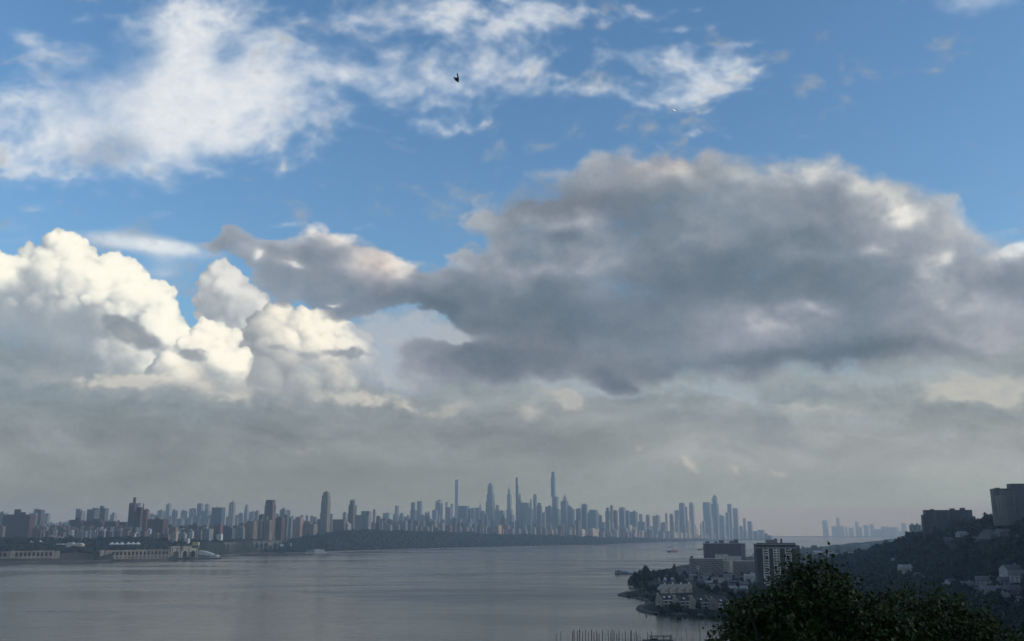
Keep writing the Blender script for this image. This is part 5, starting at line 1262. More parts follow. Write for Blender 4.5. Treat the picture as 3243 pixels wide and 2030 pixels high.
# ================================================================ the near shore
def house(px, py, w, d, h, col, roofc, rz, label, D=None, z=None, gable=True, chim=0, wins=2, name='house', cat='house', group=None, rise=.32, floors=2):
    p = sea(px, py, 3.2*S) if D is None else at(px, py, D)
    zz = gz(p.x, p.y)-.3 if z is None else z
    if D is None: pass
    o = empty(name, (p.x, p.y, zz), rz, label=label, cat=cat, group=group)
    m = MB()
    if gable:
        ri = d*rise
        m.add([(-w/2,-d/2,0),(w/2,-d/2,0),(w/2,d/2,0),(-w/2,d/2,0),(-w/2,-d/2,h),(w/2,-d/2,h),(w/2,d/2,h),(-w/2,d/2,h),(-w/2,0,h+ri),(w/2,0,h+ri)],
              [(0,1,5,4),(2,3,7,6),(1,2,6,9,5),(3,0,4,8,7),(3,2,1,0),(4,5,9,8),(6,7,8,9)])
        m.build('wall', M_PLAIN, o, col)
        t = .25; e = .5; m = MB()
        for sgn in (-1, 1):
            m.add([(-w/2-e, sgn*(d/2+e), h-e*rise*2+.03), (w/2+e, sgn*(d/2+e), h-e*rise*2+.03), (w/2+e, 0, h+ri+.05), (-w/2-e, 0, h+ri+.05),
                   (-w/2-e, sgn*(d/2+e), h-e*rise*2+.03+t), (w/2+e, sgn*(d/2+e), h-e*rise*2+.03+t), (w/2+e, 0, h+ri+.05+t), (-w/2-e, 0, h+ri+.05+t)],
                  [(3,2,1,0),(4,5,6,7),(0,1,5,4),(1,2,6,5),(2,3,7,6),(3,0,4,7)])
        m.build('roof', M_ROOF, o, roofc)
        top = h+ri
    else:
        m.box(-w/2, w/2, -d/2, d/2, 0, h); m.build('wall', M_PLAIN, o, col)
        MB().box(-w/2-.3, w/2+.3, -d/2-.3, d/2+.3, h+.003, h+.7).build('roof', M_ROOF, o, roofc); top = h
    for k in range(chim):
        MB().box(-.5, .5, -.5, .5, 0, 3.5).build('chimney', M_PLAIN, o, (.5,.47,.42), (-w/2+1+k*(w-2)/max(1, chim-1) if chim > 1 else w*.3, d*.12, top-2))
    if wins:
        wm_ = MB().box(-.6, .6, -.06, .04, 0, 1.5).mesh('window', M_WIN)
        fl = max(1, int(h/2.9)); sp_ = w/(wins+.0)
        for f_ in range(min(fl, floors)):
            for k in range(wins):
                link('window', wm_, parent=o, loc=(-w/2+sp_*(k+.5), -d/2-.01, 1.0+f_*2.8))
    return o

# the terraced slab block
def slab_block():
    D = 1330; a = at(2188, 1812, D); b = at(2400, 1812, D); Z = gz(a.x, a.y); o = empty('terraced_block', (a.x, a.y, Z), math.radians(-4), label='long light terraced apartment building with stacked balcony rows and a blank tan gable', cat='apartment building')
    W_ = b.x-a.x; k_ = W_/212.; h1 = at(2188, 1771, D).z-Z
    # left run, middle run, blank gable block, right run
    segs = [(0, 69, 0, h1, 10), (69, 104, 6, h1*.99, 9), (134, 212, 10, h1*.86, 9)]
    for (x0, x1, off, hh, nf) in segs:
        MB().box(x0*k_, x1*k_-.01, off, off+18, 0, hh).build('body', M_PLAIN, o, (.20,.17,.15))
        fh = hh/nf; m = MB()
        for f_ in range(nf): m.box(x0*k_, x1*k_-.02, off-1.5, off-.003, f_*fh+.1, f_*fh+fh*.42)
        m.build('balconies', M_PLAIN, o, (.36,.31,.27), label='rows of stacked balcony fronts')
        m = MB(); n = int((x1-x0)/5.5)
        for i in range(n+1): m.box(x0*k_+i*(x1-x0)*k_/n-.3, x0*k_+i*(x1-x0)*k_/n+.3, off-1.48, off-.006, fh*.42, hh-.3)
        m.build('dividers', M_PLAIN, o, (.30,.26,.23))
        MB().box(x0*k_-.2, x1*k_+.1, off-.8, off+18.3, hh+.003, hh+1.1).build('cornice', M_PLAIN, o, (.42,.37,.33))
        wm_ = MB().box(-1.4, 1.4, -.05, .05, 0, fh*.4).mesh('window', M_WIN); cnt = 0
        for f_ in range(nf):
            for i in range(n):
                if (i+f_) % 3 == 0 and cnt < 30:
                    link('window', wm_, parent=o, loc=(x0*k_+(i+.5)*(x1-x0)*k_/n, off-.02, f_*fh+fh*.48)); cnt += 1
    MB().prism([(104*k_, 0), (120*k_, -9), (134*k_, 4), (134*k_, 24), (104*k_, 24)], 0, h1*.90).build('blank_gable', M_PLAIN, o, (.40,.33,.26), label='blank tan end wall')
    MB().box(2*k_, 10*k_, 4, 12, h1+1.1, h1+5).build('roof_house', M_PLAIN, o, (.2,.19,.18))
slab_block()
# dark brick slab with projecting balconies
def brick_slab():
    D = 1660; a = at(2234, 1770, D); b = at(2348, 1770, D); Z = gz(a.x, a.y); W_ = b.x-a.x; hh = at(2290, 1722, D).z-Z
    o = empty('brick_slab', (a.x, a.y, Z), math.radians(-2), label='dark brick slab tower with roof sheds behind the terraced apartment building', cat='apartment building')
    MB().box(0, W_, 0, 20, 0, hh).build('body', M_MASON, o, (.075,.05,.052))
    MB().box(W_+.01, W_+9, 4, 24, 0, hh*1.02).build('side_wing', M_PANEL, o, (.24,.23,.23))
    MB().box(-.4, W_+.4, -.4, 20.4, hh+.003, hh+1.4).build('parapet', M_PLAIN, o, (.30,.29,.28))
    for x, w, h_ in ((.05,.09,3.5),(.43,.11,5.5),(.72,.2,4.2),(.84,.1,7.),(.3,.05,3.)):
        MB().box(0, W_*w, 4, 14, 0, h_).build('roof_shed', M_PLAIN, o, (.14,.12,.12), (W_*x, 0, hh+1.4))
    nf = 12
    bm_ = MB().box(-2.2, -.003, 3, 8, 0, .9).mesh('balcony', M_PLAIN)
    for f_ in range(nf):
        link('balcony', bm_, parent=o, color=(.3,.28,.27), loc=(0, 0, (f_+.6)*hh/nf)); link('balcony', bm_, parent=o, color=(.3,.28,.27), loc=(W_+11.2, 2, (f_+.6)*hh/nf))
brick_slab()
for px0,px1,y0,y1,l in [(2270,2306,1756.5,1772,'pale cream low block before the dark brick slab, left and higher'),(2307,2348,1762.5,1776,'pale cream low block before the dark brick slab, right')]:
    o, w, h_ = boxat('cream_block', px0, px1, y0, y1+12, 1480, 14, (.50,.47,.40), l, 'building')
    MB().box(-w/2-.3, w/2+.3, -.3, 14.3, h_+.003, h_+.9).build('roof', M_ROOF, o, (.3,.3,.3))
    for k in range(3): MB().box(-1, 1, -.06, .04, 0, 2.2).build('window', M_WIN, o, None, (-w/2+(k+.6)*w/3.4, -.01, h_*.35+1.2*(k%2)))

# the big tower
def big_tower():
    D = 905; a = at(2396, 1890, D); b = at(2518, 1890, D); Z = gz(a.x, a.y)-.5
    tl = at(2396, 1725, D); tr = at(2516, 1725, D); W_ = tr.x-tl.x
    o = empty('apartment_tower', (tl.x, a.y, Z), math.radians(-6), label='tall brick tower with three light window columns, penthouse and roof chimney', cat='apartment tower')
    hh = tl.z-Z; dark = (.062,.044,.046); light = (.68,.58,.48)
    MB().box(0, W_, 0, 22, 0, hh).build('body', M_PLAIN, o, dark)
    nf = 20; fh = (hh-3.2)/nf
    MB().box(-.35, W_+.35, -.35, 22.35, hh-3.6, hh-3.0).build('belt_course', M_PLAIN, o, (.5,.46,.42))
    MB().box(-.6, W_+.6, -.6, 22.6, hh+.003, hh+.9).build('cornice', M_PLAIN, o, (.28,.26,.25))
    ww = MB().box(-W_*.055, W_*.055, -.12, .02, 0, fh*.5).mesh('window', M_WIN); ws = MB().box(-W_*.026, W_*.026, -.12, .02, 0, fh*.45).mesh('window', M_WIN)
    sill = MB()
    for (u0, u1, kind) in ((.146,.305,'w'),(.415,.585,'s'),(.72,.885,'w')):
        p_ = MB().box(u0*W_, u1*W_, -.4, -.003, 0, hh-3.62).build('light_column', M_PLAIN, o, light)
        c_ = (u0+u1)/2*W_
        for f_ in range(nf):
            z_ = f_*fh+fh*.30
            if kind == 'w': link('window', ww, parent=o, loc=(c_, -.42, z_))
            elif f_ < nf: link('window', ws, parent=o, loc=(c_-W_*.042, -.42, z_)); link('window', ws, parent=o, loc=(c_+W_*.042, -.42, z_))
    bl = MB().box(-1.8, -.003, 1, 7, 0, .8).add([], []).mesh('balcony', M_PLAIN)
    for f_ in range(1, nf):
        link('balcony', bl, parent=o, color=(.17,.145,.14), loc=(0, 0, f_*fh)); link('balcony', bl, parent=o, color=(.2,.17,.16), loc=(W_+1.8, 6, f_*fh))
    MB().box(W_+.003, W_+5.5, 7.5, 21, 0, hh*.985).build('side_wing', M_MASON, o, (.13,.1,.095))
    MB().box(W_*.29, W_*.56, 5, 14, hh+.9, hh+5.2).build('penthouse', M_PLAIN, o, (.24,.19,.16))
    MB().box(W_*.50, W_*.55, 5, 8, hh+5.2, hh+6.4).build('vent', M_PLAIN, o, (.1,.09,.09))
    MB().box(W_*.65, W_*.69, 6, 8, hh+.9, hh+6.2).build('chimney', M_PLAIN, o, (.06,.05,.05))
    m = MB(); m.box(0, W_, .2, .5, hh+.9, hh+1.9); m.build('roof_rail', M_PLAIN, o, (.11,.1,.1))
big_tower()

# hilltop slabs
def hill_block(px0, px1, ytop, ybot, D, rz, col, label, nf, boxes, steps=True, ncol=5, depth=18):
    a = at(px0, ytop, D); b = at(px1, ytop, D); W_ = b.x-a.x; Z = at(px0, ybot, D).z-6; hh = a.z-Z
    o = empty('hilltop_block', (a.x, a.y, Z), rz, label=label, cat='apartment building')
    MB().box(0, W_, 0, depth, 0, hh).build('body', M_MASON, o, col)
    MB().box(-.5, W_+.5, -.5, depth+.5, hh+.003, hh+1.1).build('cornice', M_PLAIN, o, tuple(c*1.1 for c in col))
    if steps:
        MB().box(-4, -.003, 2, depth-2, 0, hh*.86).build('left_wing', M_MASON, o, col); MB().box(W_+.003, W_+4.5, 2, depth-2, 0, hh*.80).build('right_wing', M_MASON, o, col)
    fh = hh/nf; off = -4 if steps else 0
    bl = MB().box(-1.5, -.003, 3, 9, 0, .9).mesh('balcony', M_PLAIN)
    for f_ in range(1, int(nf*(.86 if steps else 1))):
        link('balcony', bl, parent=o, color=tuple(c*1.3 for c in col), loc=(off, 0, f_*fh))
    m = MB()
    for i in range(ncol): m.box(W_*(i+.35)/ncol, W_*(i+.65)/ncol, -1.3, -.003, 0, hh-1)
    m.build('bay_fronts', M_MASON, o, tuple(c*1.25 for c in col))
    for x, w, h_ in boxes: MB().box(0, W_*w, 4, depth-4, 0, h_).build('roof_house', M_PLAIN, o, tuple(c*1.05 for c in col), (W_*x, 0, hh+1.1))
    return o
hill_block(2931, 3069, 1617.5, 1694, 1330, math.radians(-10), (.085,.08,.082), 'wide dark apartment block on the wooded hilltop', 12, [(.57,.08,2.6),(.79,.08,3.4),(.14,.06,1.6)], ncol=7)
tb = hill_block(3150, 3330, 1549.5, 1650, 1130, math.radians(-12), (.105,.102,.102), 'tall hilltop tower with roof penthouse cut by the right edge', 16, [(.05,.05,1.2),(.27,.24,6.5)], steps=False, ncol=5, depth=24)
MB().box(-.05, 12.5, -2.2, -.01, 0, 40).build('light_bay', M_MASON, tb, (.20,.19,.175))
MB().box(26, 27.5, -2.0, -.01, 0, 40).build('dark_rib', M_PLAIN, tb, (.08,.08,.085))
T('F',1900,[(1240,1372,527)],'lgrey','v','pale_block','pale apartment block peeping over the hill left of the wide dark hilltop block','apartment building',ratio=.3,z0=20,roofbox=False,near=True,parts=[('box',1258,1284,514,527),('box',1312,1338,512,527)])
T('F',2300,[(1366,1396,494)],'lgrey','m','pale_block','narrow pale block touching the left of the wide dark hilltop block','apartment building',z0=20,near=True)

# town houses on the point
cream = (.31,.275,.215)
def town_house(px, py, L, d, h, rz, wallc, endc, roofc, label, group, sky=2, balc=2, asym=.66, rise=4.2):
    p = sea(px, py, 3.2*S); o = empty('town_house', (p.x, p.y, gz(p.x, p.y)-.3), rz, label=label, cat='town house', group=group)
    # side profile (y, z): front eave, ridge set back, rear eave; the cream end walls stand a little above the roof
    ry = -d/2+d*asym
    MB().box(-L/2+.6, L/2-.6, -d/2, d/2, 0, h-.6).build('wall', M_PLAIN, o, wallc)
    for sx in (-1, 1):
        pr = [(-d/2-.5,0),(-d/2-.5,h+.4),(ry-.8,h+rise+.5),(ry+.8,h+rise+.5),(d/2+.3,h+.2),(d/2+.3,0)]
        n = len(pr); x0, x1 = sorted((sx*(L/2-.6), sx*L/2)); m = MB()
        m.add([(x0,y,z) for y, z in pr]+[(x1,y,z) for y, z in pr], [tuple(range(n-1,-1,-1)), tuple(range(n,2*n))]+[(i,(i+1)%n,n+(i+1)%n,n+i) for i in range(n)])
        m.build('end_wall', M_PLAIN, o, endc)
    x0, x1 = -L/2+.61, L/2-.61
    MB().add([(x0,-d/2-.9,h-.5),(x1,-d/2-.9,h-.5),(x1,ry,h+rise),(x0,ry,h+rise),(x0,d/2+.2,h-.2),(x1,d/2+.2,h-.2),
              (x0,-d/2-.9,h-.8),(x1,-d/2-.9,h-.8),(x1,ry,h+rise-.4),(x0,ry,h+rise-.4),(x0,d/2+.2,h-.6),(x1,d/2+.2,h-.6)],
             [(0,1,2,3),(3,2,5,4),(7,6,9,8),(8,9,10,11),(6,7,1,0),(4,5,11,10)]).build('roof', M_ROOF, o, roofc)
    sl = math.atan2(rise+.5, d*asym+.9)
    for q in range(sky):
        w_ = MB().box(-.8, .8, -1.0, 1.0, 0, .25).build('skylight', M_SMOOTH, o, (.75,.77,.78), (x0+(q+.7)*(L-1.2)/(sky+.4), -d/2+d*asym*.42, h-.5+(d*asym*.42+.9)*math.tan(sl)+.02)); w_.rotation_euler = (sl, 0, 0)
    for f_ in range(balc): MB().box(x0+.1, x1-.3, -d/2-1.7, -d/2-.01, 0, 1.0).build('balcony', M_PLAIN, o, (.46,.44,.4), (0, 0, 2.2+f_*3.0))
    for f_ in range(balc+1):
        for q in range(2): MB().box(-1.0, 1.0, -.06, .04, 0, 1.5).build('window', M_WIN, o, None, (x0+(q+.7)*(L-1.2)/2.4, -d/2-.02, .4+f_*3.0))
    MB().box(-.7, .7, -.7, .7, 0, 3).build('chimney', M_PLAIN, o, (.55,.5,.42), (-L/2+1.4, ry+1.5, h+rise-2))
    MB().box(-.05, .05, -.8, .8, 0, 1.2).build('end_window', M_WIN, o, None, (-L/2-.03, -1, h*.55))
    return o
for k, (px, py, L, rz, ec) in enumerate([(2108,1919,15,24,cream),(2162,1923,15.5,20,cream),(2216,1927,16,24,cream),(2278,1930,15,32,(.24,.185,.155))]):
    town_house(px, py, L, 10.5, 6.6, math.radians(rz), (.30,.27,.23), ec, (.040,.037,.040), '%s town house of the front row, %s' % (['leftmost','second','third','rightmost'][k], 'with cream end wall and dark skylit roof' if k < 3 else 'with a tan end wall'), 'front row of town houses', sky=2 if k == 0 else 1, rise=(4.6, 3.6, 4.4, 3.8)[k])
for k in range(4):
    px = 2106+k*25.5; py = 1879-k*.8
    p = sea(px, py, 3.2*S); k_ = p.y/FH; w = 27*k_
    o = empty('town_house', (p.x, p.y, gz(p.x, p.y)-.2), math.radians(30), label='%s town house of the back row with a pale sloping roof' % ['leftmost','second','third','rightmost'][k], cat='town house', group='back row of town houses with pale roofs')
    MB().extr([(-w/2,0),(w/2,0),(w/2,8.6),(w/2-2,9.6),(-w/2,4.0)], 0, 10).build('wall', M_PLAIN, o, (.36,.33,.28))
    m = MB(); m.add([(-w/2-.3,-.8,4.1),(w/2-2,-.8,9.8),(w/2-2,10.6,9.8),(-w/2-.3,10.6,4.1),(-w/2-.3,-.8,3.8),(w/2-2,-.8,9.5),(w/2-2,10.6,9.5),(-w/2-.3,10.6,3.8)], [(0,1,2,3),(7,6,5,4),(0,4,5,1),(3,2,6,7),(0,3,7,4)])
    m.build('roof', M_ROOF, o, (.33,.30,.25))
    MB().box(-.8, .8, -.6, .6, 0, 3).build('chimney', M_PLAIN, o, (.6,.56,.48), (w/2-1.6, 4, 8.6))
    MB().box(-1, 1, -.05, .04, 0, 1.4).build('window', M_WIN, o, None, (w*.2, -.01, 2.0))

# floating dock house
q = sea(1978, 1818)
o = empty('floating_dock', (q.x, q.y, 0), math.radians(-6), label='floating dock with a white-roofed boathouse off the wooded point', cat='dock'); k_ = q.y/FH
MB().box(-31*k_, 30*k_, 0, 12, .0, 1.5).build('pontoon', M_WOOD, o)
MB().box(-30*k_, -13*k_, 1, 11, 1.5, 1.5+9*k_).build('boathouse_wall', M_PLAIN, o, (.34,.38,.38))
MB().extr([(-31*k_,10.6*k_),(-12*k_,10.6*k_),(-15*k_,14*k_),(-27*k_,14*k_)], .3, 12).build('boathouse_roof', M_ROOF, o, (.6,.63,.63))
MB().box(-11*k_, 10*k_, 1, 9, 1.5, 1.5+5*k_).build('cabin', M_PLAIN, o, (.30,.33,.34))
MB().box(-12*k_, 11*k_, .5, 9.5, 1.5+5*k_, 1.5+6*k_).build('cabin_roof', M_ROOF, o, (.5,.52,.52))
MB().box(12*k_, 28*k_, 2, 6, 1.5, 1.5+5*k_).build('moored_boat_cover', M_SMOOTH, o, (.66,.68,.68))
for k in range(3): MB().box(-1, 1, -.05, .05, 0, 2).build('window', M_WIN, o, None, (-28*k_+k*5*k_+4, .98, 3.2))
# lamp mast
q = sea(2213, 1850, 3.2*S); mh = at(2213, 1791, q.y/S).z-3.2*S
o = empty('light_mast', (q.x, q.y, 3*S), label='tall pale floodlight mast standing behind the town houses', cat='light mast')
MB().tube((0,0,0), (0,0,mh), .45, .28, 8).build('pole', M_SMOOTH, o, (.42,.43,.44))
for k in (0, 1): MB().box(-2.0, 2.0, -.4, .4, 0, 1.3).build('lamp_rack', M_SMOOTH, o, (.5,.5,.5), (0, 0, mh-1.5-k*3))

# scattered near-shore buildings
rr = random.Random(77); n = 0
shore_b = [ # px, py base, width px, height m, colour, roof, gable
 (2150,1818,24,6,(.16,.17,.18),(.14,.15,.16),0,'long low grey building at the water by the round dark tree'),(2168,1813,16,7,(.28,.28,.27),(.2,.2,.2),0,'squat pale building left of the terraced apartment building'),
 (2100,1844,26,4,(.30,.31,.31),(.45,.46,.46),1,'low shed with a pale roof behind the wooded point'),(2128,1842,18,4,(.25,.25,.25),(.42,.43,.43),1,'second low shed with a pale roof behind the wooded point'),
 (2180,1848,20,5,(.2,.2,.2),(.12,.12,.13),1,'dark-roofed house left of the floodlight mast'),(2195,1836,22,6,(.3,.29,.27),(.2,.2,.2),1,'small tan-walled house behind the floodlight mast'),
 (2240,1836,24,7,(.35,.33,.3),(.13,.12,.12),1,'light-walled house below the terraced building, left'),(2272,1846,34,7,(.42,.4,.37),(.24,.23,.22),0,'wide light building right of the floodlight mast'),
 (2306,1838,26,7,(.33,.31,.28),(.16,.15,.15),1,'light-walled house with dark roof below the blank tan gable'),(2340,1842,20,6,(.25,.23,.22),(.1,.1,.1),1,'dim house under the terraced building, right'),
 (2376,1846,36,9,(.46,.43,.38),(.32,.31,.3),1,'light gabled hall just left of the tall brick tower'),(2392,1866,26,7,(.2,.18,.18),(.09,.08,.08),1,'dark-roofed house at the left foot of the tall brick tower'),
 (2320,1868,22,6,(.18,.17,.16),(.08,.08,.08),1,'dark house among trees right of the back row'),(2350,1886,24,6,(.22,.2,.19),(.09,.09,.09),1,'dark-roofed house among trees behind the front row'),
 (2540,1790,30,9,(.22,.21,.2),(.3,.3,.31),0,'grey block with a pale roof edge right behind the tall brick tower'),(2535,1815,34,8,(.16,.14,.15),(.1,.1,.1),0,'low dark block at the right foot of the tall brick tower'),
 (2590,1768,26,7,(.27,.28,.28),(.3,.31,.32),1,'grey gabled house on the flats beyond the near tree, left'),(2620,1770,34,8,(.2,.21,.22),(.34,.35,.35),0,'dark flat-roofed hall beyond the near tree'),
 (2660,1774,56,10,(.13,.14,.15),(.36,.37,.37),0,'long dark hall with a bright roof edge beyond the near tree'),(2696,1772,22,9,(.3,.31,.31),(.6,.62,.62),0,'pale-roofed building at the right end of the long dark hall'),
 (2726,1776,26,8,(.24,.24,.24),(.16,.16,.17),1,'gabled grey house right of the pale-roofed building'),(2752,1784,20,7,(.3,.3,.3),(.14,.14,.14),0,'small square house before the dark hill foot'),
 (2715,1800,16,6,(.4,.4,.38),(.12,.12,.12),1,'small white-fronted house below the long dark hall'),(2748,1806,22,7,(.42,.42,.4),(.1,.1,.1),1,'white gabled house at the hill foot'),
 (2740,1832,36,7,(.2,.2,.2),(.25,.26,.27),1,'big grey-roofed house just above the near tree'),(2690,1818,22,6,(.16,.17,.17),(.13,.14,.14),1,'dim low house behind the near tree top'),
 (2780,1770,20,10,(.26,.24,.24),(.2,.2,.2),0,'square block where the flats meet the hill'),(2650,1800,18,6,(.2,.2,.2),(.26,.27,.27),1,'small grey house in the gap between the near tree tops')]
for (px, py, wp, h_, c, rc, g, l) in shore_b:
    p = sea(px, py, 3.2*S); k_ = p.y/FH
    house(px, py, wp*k_, wp*k_*.6, h_, c, rc, math.radians(rr.uniform(-14, 14)), l, gable=bool(g), wins=max(2, int(wp*k_/4.5)), floors=2, chim=0, name='building' if not g else 'house', cat='building' if not g else 'house')
rc_ = random.Random(15); k = 0
for _ in range(60):
    px = rc_.uniform(2150, 2396); py = rc_.uniform(1826, 1882)
    if 2080 < px < 2215 and py > 1850: continue
    if any(abs(px-b[0]) < b[2]*.8+8 and abs(py-b[1]) < 9 for b in shore_b) or k >= 22: continue
    p = sea(px, py, 3.2*S); w = rc_.uniform(8, 15); c = rc_.choice([(.12,.11,.11),(.2,.19,.18),(.3,.29,.27),(.16,.13,.12),(.4,.39,.37)])
    house(px, py, w, w*.7, rc_.uniform(3.5, 5.5), c, rc_.choice([(.07,.07,.07),(.13,.13,.13),(.3,.3,.3)]), math.radians(rc_.uniform(-30, 30)), 'small low house among the shore trees, %s of the scattered ones' % ORD[k], wins=2, floors=1, group='small houses among the shore trees'); k += 1
# far flats down the shore, long and low
for i, (px0, px1, yt_, D, c, l) in enumerate([(2708,2800,1728.5,3000,'grey','long pale flat building on the far flats, nearer one'),(2796,2850,1714.5,3700,'grey','pale block behind the long flat building at the hill edge'),(2380,2440,1752,1900,'lgrey','white-roofed terminal right of the dark brick slab'),(2525,2560,1737,2300,'grey','grey block at the left of the far flats'),
       (2560,2600,1734,2500,'dgrey','dark low block second on the far flats'),(2600,2640,1736,2600,'grey','low grey block third on the far flats'),(2640,2662,1731,2700,'dgrey','small dark block on the far flats with roof sheds'),(2660,2710,1735,2500,'stone','low stone-coloured block left of the long pale flat building'),(2512,2530,1730,2200,'dgrey','small dark block peeping right of the tall brick tower')]):
    T('P', D, [(px0, px1, yt_)], c, 'b', 'flat_building', l, 'building', ratio=.3, near=True, z0=1, rot=math.radians(-4))
# houses on and under the hill
hill_h = [(2870,1816,1090,20,9,(.46,.43,.36),(.34,.33,.3),1,'large pale gambrel house alone on the dark hillside'),(2822,1828,1040,18,6,(.40,.37,.31),(.2,.19,.18),1,'smaller pale house left of the large pale house on the hillside'),(2862,1840,1000,9,5,(.38,.35,.3),(.2,.2,.2),1,'narrow pale house below the large pale house'),
          (3048,1702,1250,16,5,(.42,.4,.37),(.3,.3,.3),1,'small pale house under the wide dark hilltop block'),(3150,1706,1150,34,6,(.16,.15,.15),(.12,.11,.11),1,'long dark-roofed house on the hillside below the hilltop tower'),(3180,1700,1190,20,6,(.2,.19,.18),(.15,.15,.15),1,'grey-roofed house right of the long dark-roofed hillside house'),
          (2836,1776,1350,12,4,(.4,.4,.38),(.36,.36,.35),0,'pale flat roof showing on the left hillside'),
          (3205,1826,900,22,9,(.44,.42,.38),(.10,.1,.1),1,'tallest pale gabled house of the cluster at the right edge'),(3228,1846,870,18,8,(.42,.4,.37),(.13,.12,.12),1,'pale gabled house cut by the right edge'),(3190,1858,860,18,6,(.24,.21,.2),(.12,.1,.1),1,'brownish house below the tallest pale gabled house'),
          (3120,1852,850,20,6,(.3,.28,.26),(.12,.11,.11),1,'house with pale eaves left of the cluster at the right edge'),(3060,1866,820,18,6,(.34,.32,.3),(.14,.13,.13),1,'tan-fronted house with a bright porch behind the near foliage'),(3020,1876,800,26,5,(.3,.29,.28),(.12,.12,.13),0,'long low dark-roofed house with bright posts behind the near foliage'),
          (3140,1886,780,22,7,(.38,.36,.33),(.15,.14,.14),1,'white-fronted house in the lower right, upper one'),(3215,1888,770,22,7,(.22,.16,.14),(.1,.09,.09),1,'reddish-brown house in the lower right'),(3165,1905,740,20,6,(.26,.24,.23),(.13,.12,.12),1,'dim house below the white-fronted house in the lower right'),
          (2950,1862,860,18,5,(.28,.27,.25),(.22,.22,.21),1,'dim pale-roofed house between the near tree and the hillside'),(2890,1855,930,14,4,(.38,.38,.36),(.4,.41,.4),0,'small bright flat roof behind the near tree')]
HILLH = []
def clear_h(x, y, r): return all((x-a)**2+(y-b)**2 > (r+c*.5)**2 for a, b, c in HILLH)
for (px, py, D, w, h_, c, rc, g, l) in hill_h:
    p = at(px, py, D); z_ = min(p.z, 1e9); zt_ = gz(p.x, p.y)
    # slide along the ray until the pixel meets the ground
    best = None
    for D2 in np.arange(520, 1700, 10.):
        q = at(px, py, D2)
        if q.z <= gz(q.x, q.y)+.5: best = q; break
    if best is None: best = p
    HILLH.append((best.x, best.y, w))
    o = house(px, py, w, w*.62, h_, c, rc, math.radians(rr.uniform(-28, 20)), l, D=best.y/S, z=gz(best.x, best.y)-1, gable=bool(g), wins=max(2, int(w/4.5)), floors=2, chim=1 if g and w > 17 else 0)
rh = random.Random(5); k = 0
for px, py in [(2968,1850),(2992,1862),(3012,1846),(3040,1852),(3078,1846),(3098,1868),(3112,1842),(3150,1842),(3178,1876),(3196,1894),(3232,1868),(3238,1900),(3120,1904),(3092,1890),(3206,1918),(3236,1924),(3170,1924),(2935,1838),(2480,1965),(2560,1935),(2610,1990),(2700,1950),(2760,1905),(2810,1960),(2850,1915),(2905,1985),(2530,2005),(2660,1900),(3002,1716),(3092,1712),(3215,1712),(2905,1826)]:
    best = None
    for D2 in np.arange(520, 1500, 10.):
        q = at(px, py, D2)
        if q.z <= gz(q.x, q.y)+3: best = q; break
    if best is None or not clear_h(best.x, best.y, 9): continue
    w = rh.uniform(9, 15); HILLH.append((best.x, best.y, w)); c = rh.choice([(.24,.22,.2),(.34,.32,.29),(.17,.14,.13),(.42,.41,.38),(.28,.25,.21)])
    house(px, py, w, w*.65, rh.uniform(4.5, 6.5), c, rh.choice([(.1,.09,.09),(.16,.15,.15),(.24,.24,.24)]), math.radians(rh.uniform(-40, 40)), 'small house among the hillside trees, %s of the scattered ones' % ORD[k], D=best.y/S, z=gz(best.x, best.y)-1, wins=2, floors=2, group='small houses scattered on the slope'); k += 1
# a pale road end at the lower right
q = sea(3215, 1958, 8); 
m = MB(); pa = [sea(3150,1944,9),sea(3243,1952,9),sea(3300,1975,9),sea(3230,1972,9)]
rd = [(v.x, v.y, gz(v.x, v.y)+.9) for v in pa]; m.add(rd, [(0,3,2,1)]); m.build('road', M_PLAIN, None, (.34,.33,.32), kind='structure')

# ---- piles and the dock gantry
lab6 = 'bushy tree along the low rocky edge of the point below the town houses'; g6 = 'bushes along the rocky edge'
R6 = random.Random(66)
for _ in range(34):
    px = R6.uniform(2048, 2330); py = np.interp(px, [2048,2137,2330], [1940,1944.5,1948])-R6.uniform(0, 7)
    q = sea(px, py, 2.5*S); k_ = q.y/FH; tree(q.x, q.y, R6.uniform(4.5, 9)*k_, label=lab6, group=g6, hk=R6.uniform(.6, .9))
# rocks along that edge, and along the spit
rk = MB(); 
def rocks(pts, n, seed, label, s0=1.0, s1=2.6):
    r = np.random.RandomState(seed); V, Fc, c = [], [], 0
    P = [sea(*p) for p in pts]
    for _ in range(n):
        i = r.randint(0, len(P)-1); t = r.uniform(); a = P[i].lerp(P[i+1], t); k = r.uniform(s0, s1)
        v = ICO1[0]*(1+r.uniform(-.3, .3, (len(ICO1[0]), 1)))*k*np.array([1.3, 1, .6])+np.array([a.x+r.uniform(-2, 2), a.y+r.uniform(-1, 5), r.uniform(-.2, .9)])
        V.append(v); Fc.append(ICO1[1]+c); c += len(v)
    link('shore_rocks', np_mesh('shore_rocks', np.concatenate(V), np.concatenate(Fc), M_STONE), color=(.10,.09,.085), label=label, kind='stuff')
rocks([(2305,1951),(2220,1950),(2137,1948),(2062,1943),(2036,1937),(2027,1929),(2040,1920),(2060,1914),(2062,1908),(2036,1899),(1998,1892),(1964,1885),(1990,1877)], 420, 5, 'dark rocks along the waterline of the point and the spit')
pile_m = [MB().tube((0,0,-2), (lean,0,1.), .016, .013, 7).mesh('pile', M_WOOD) for lean in (0, .02, -.03)]
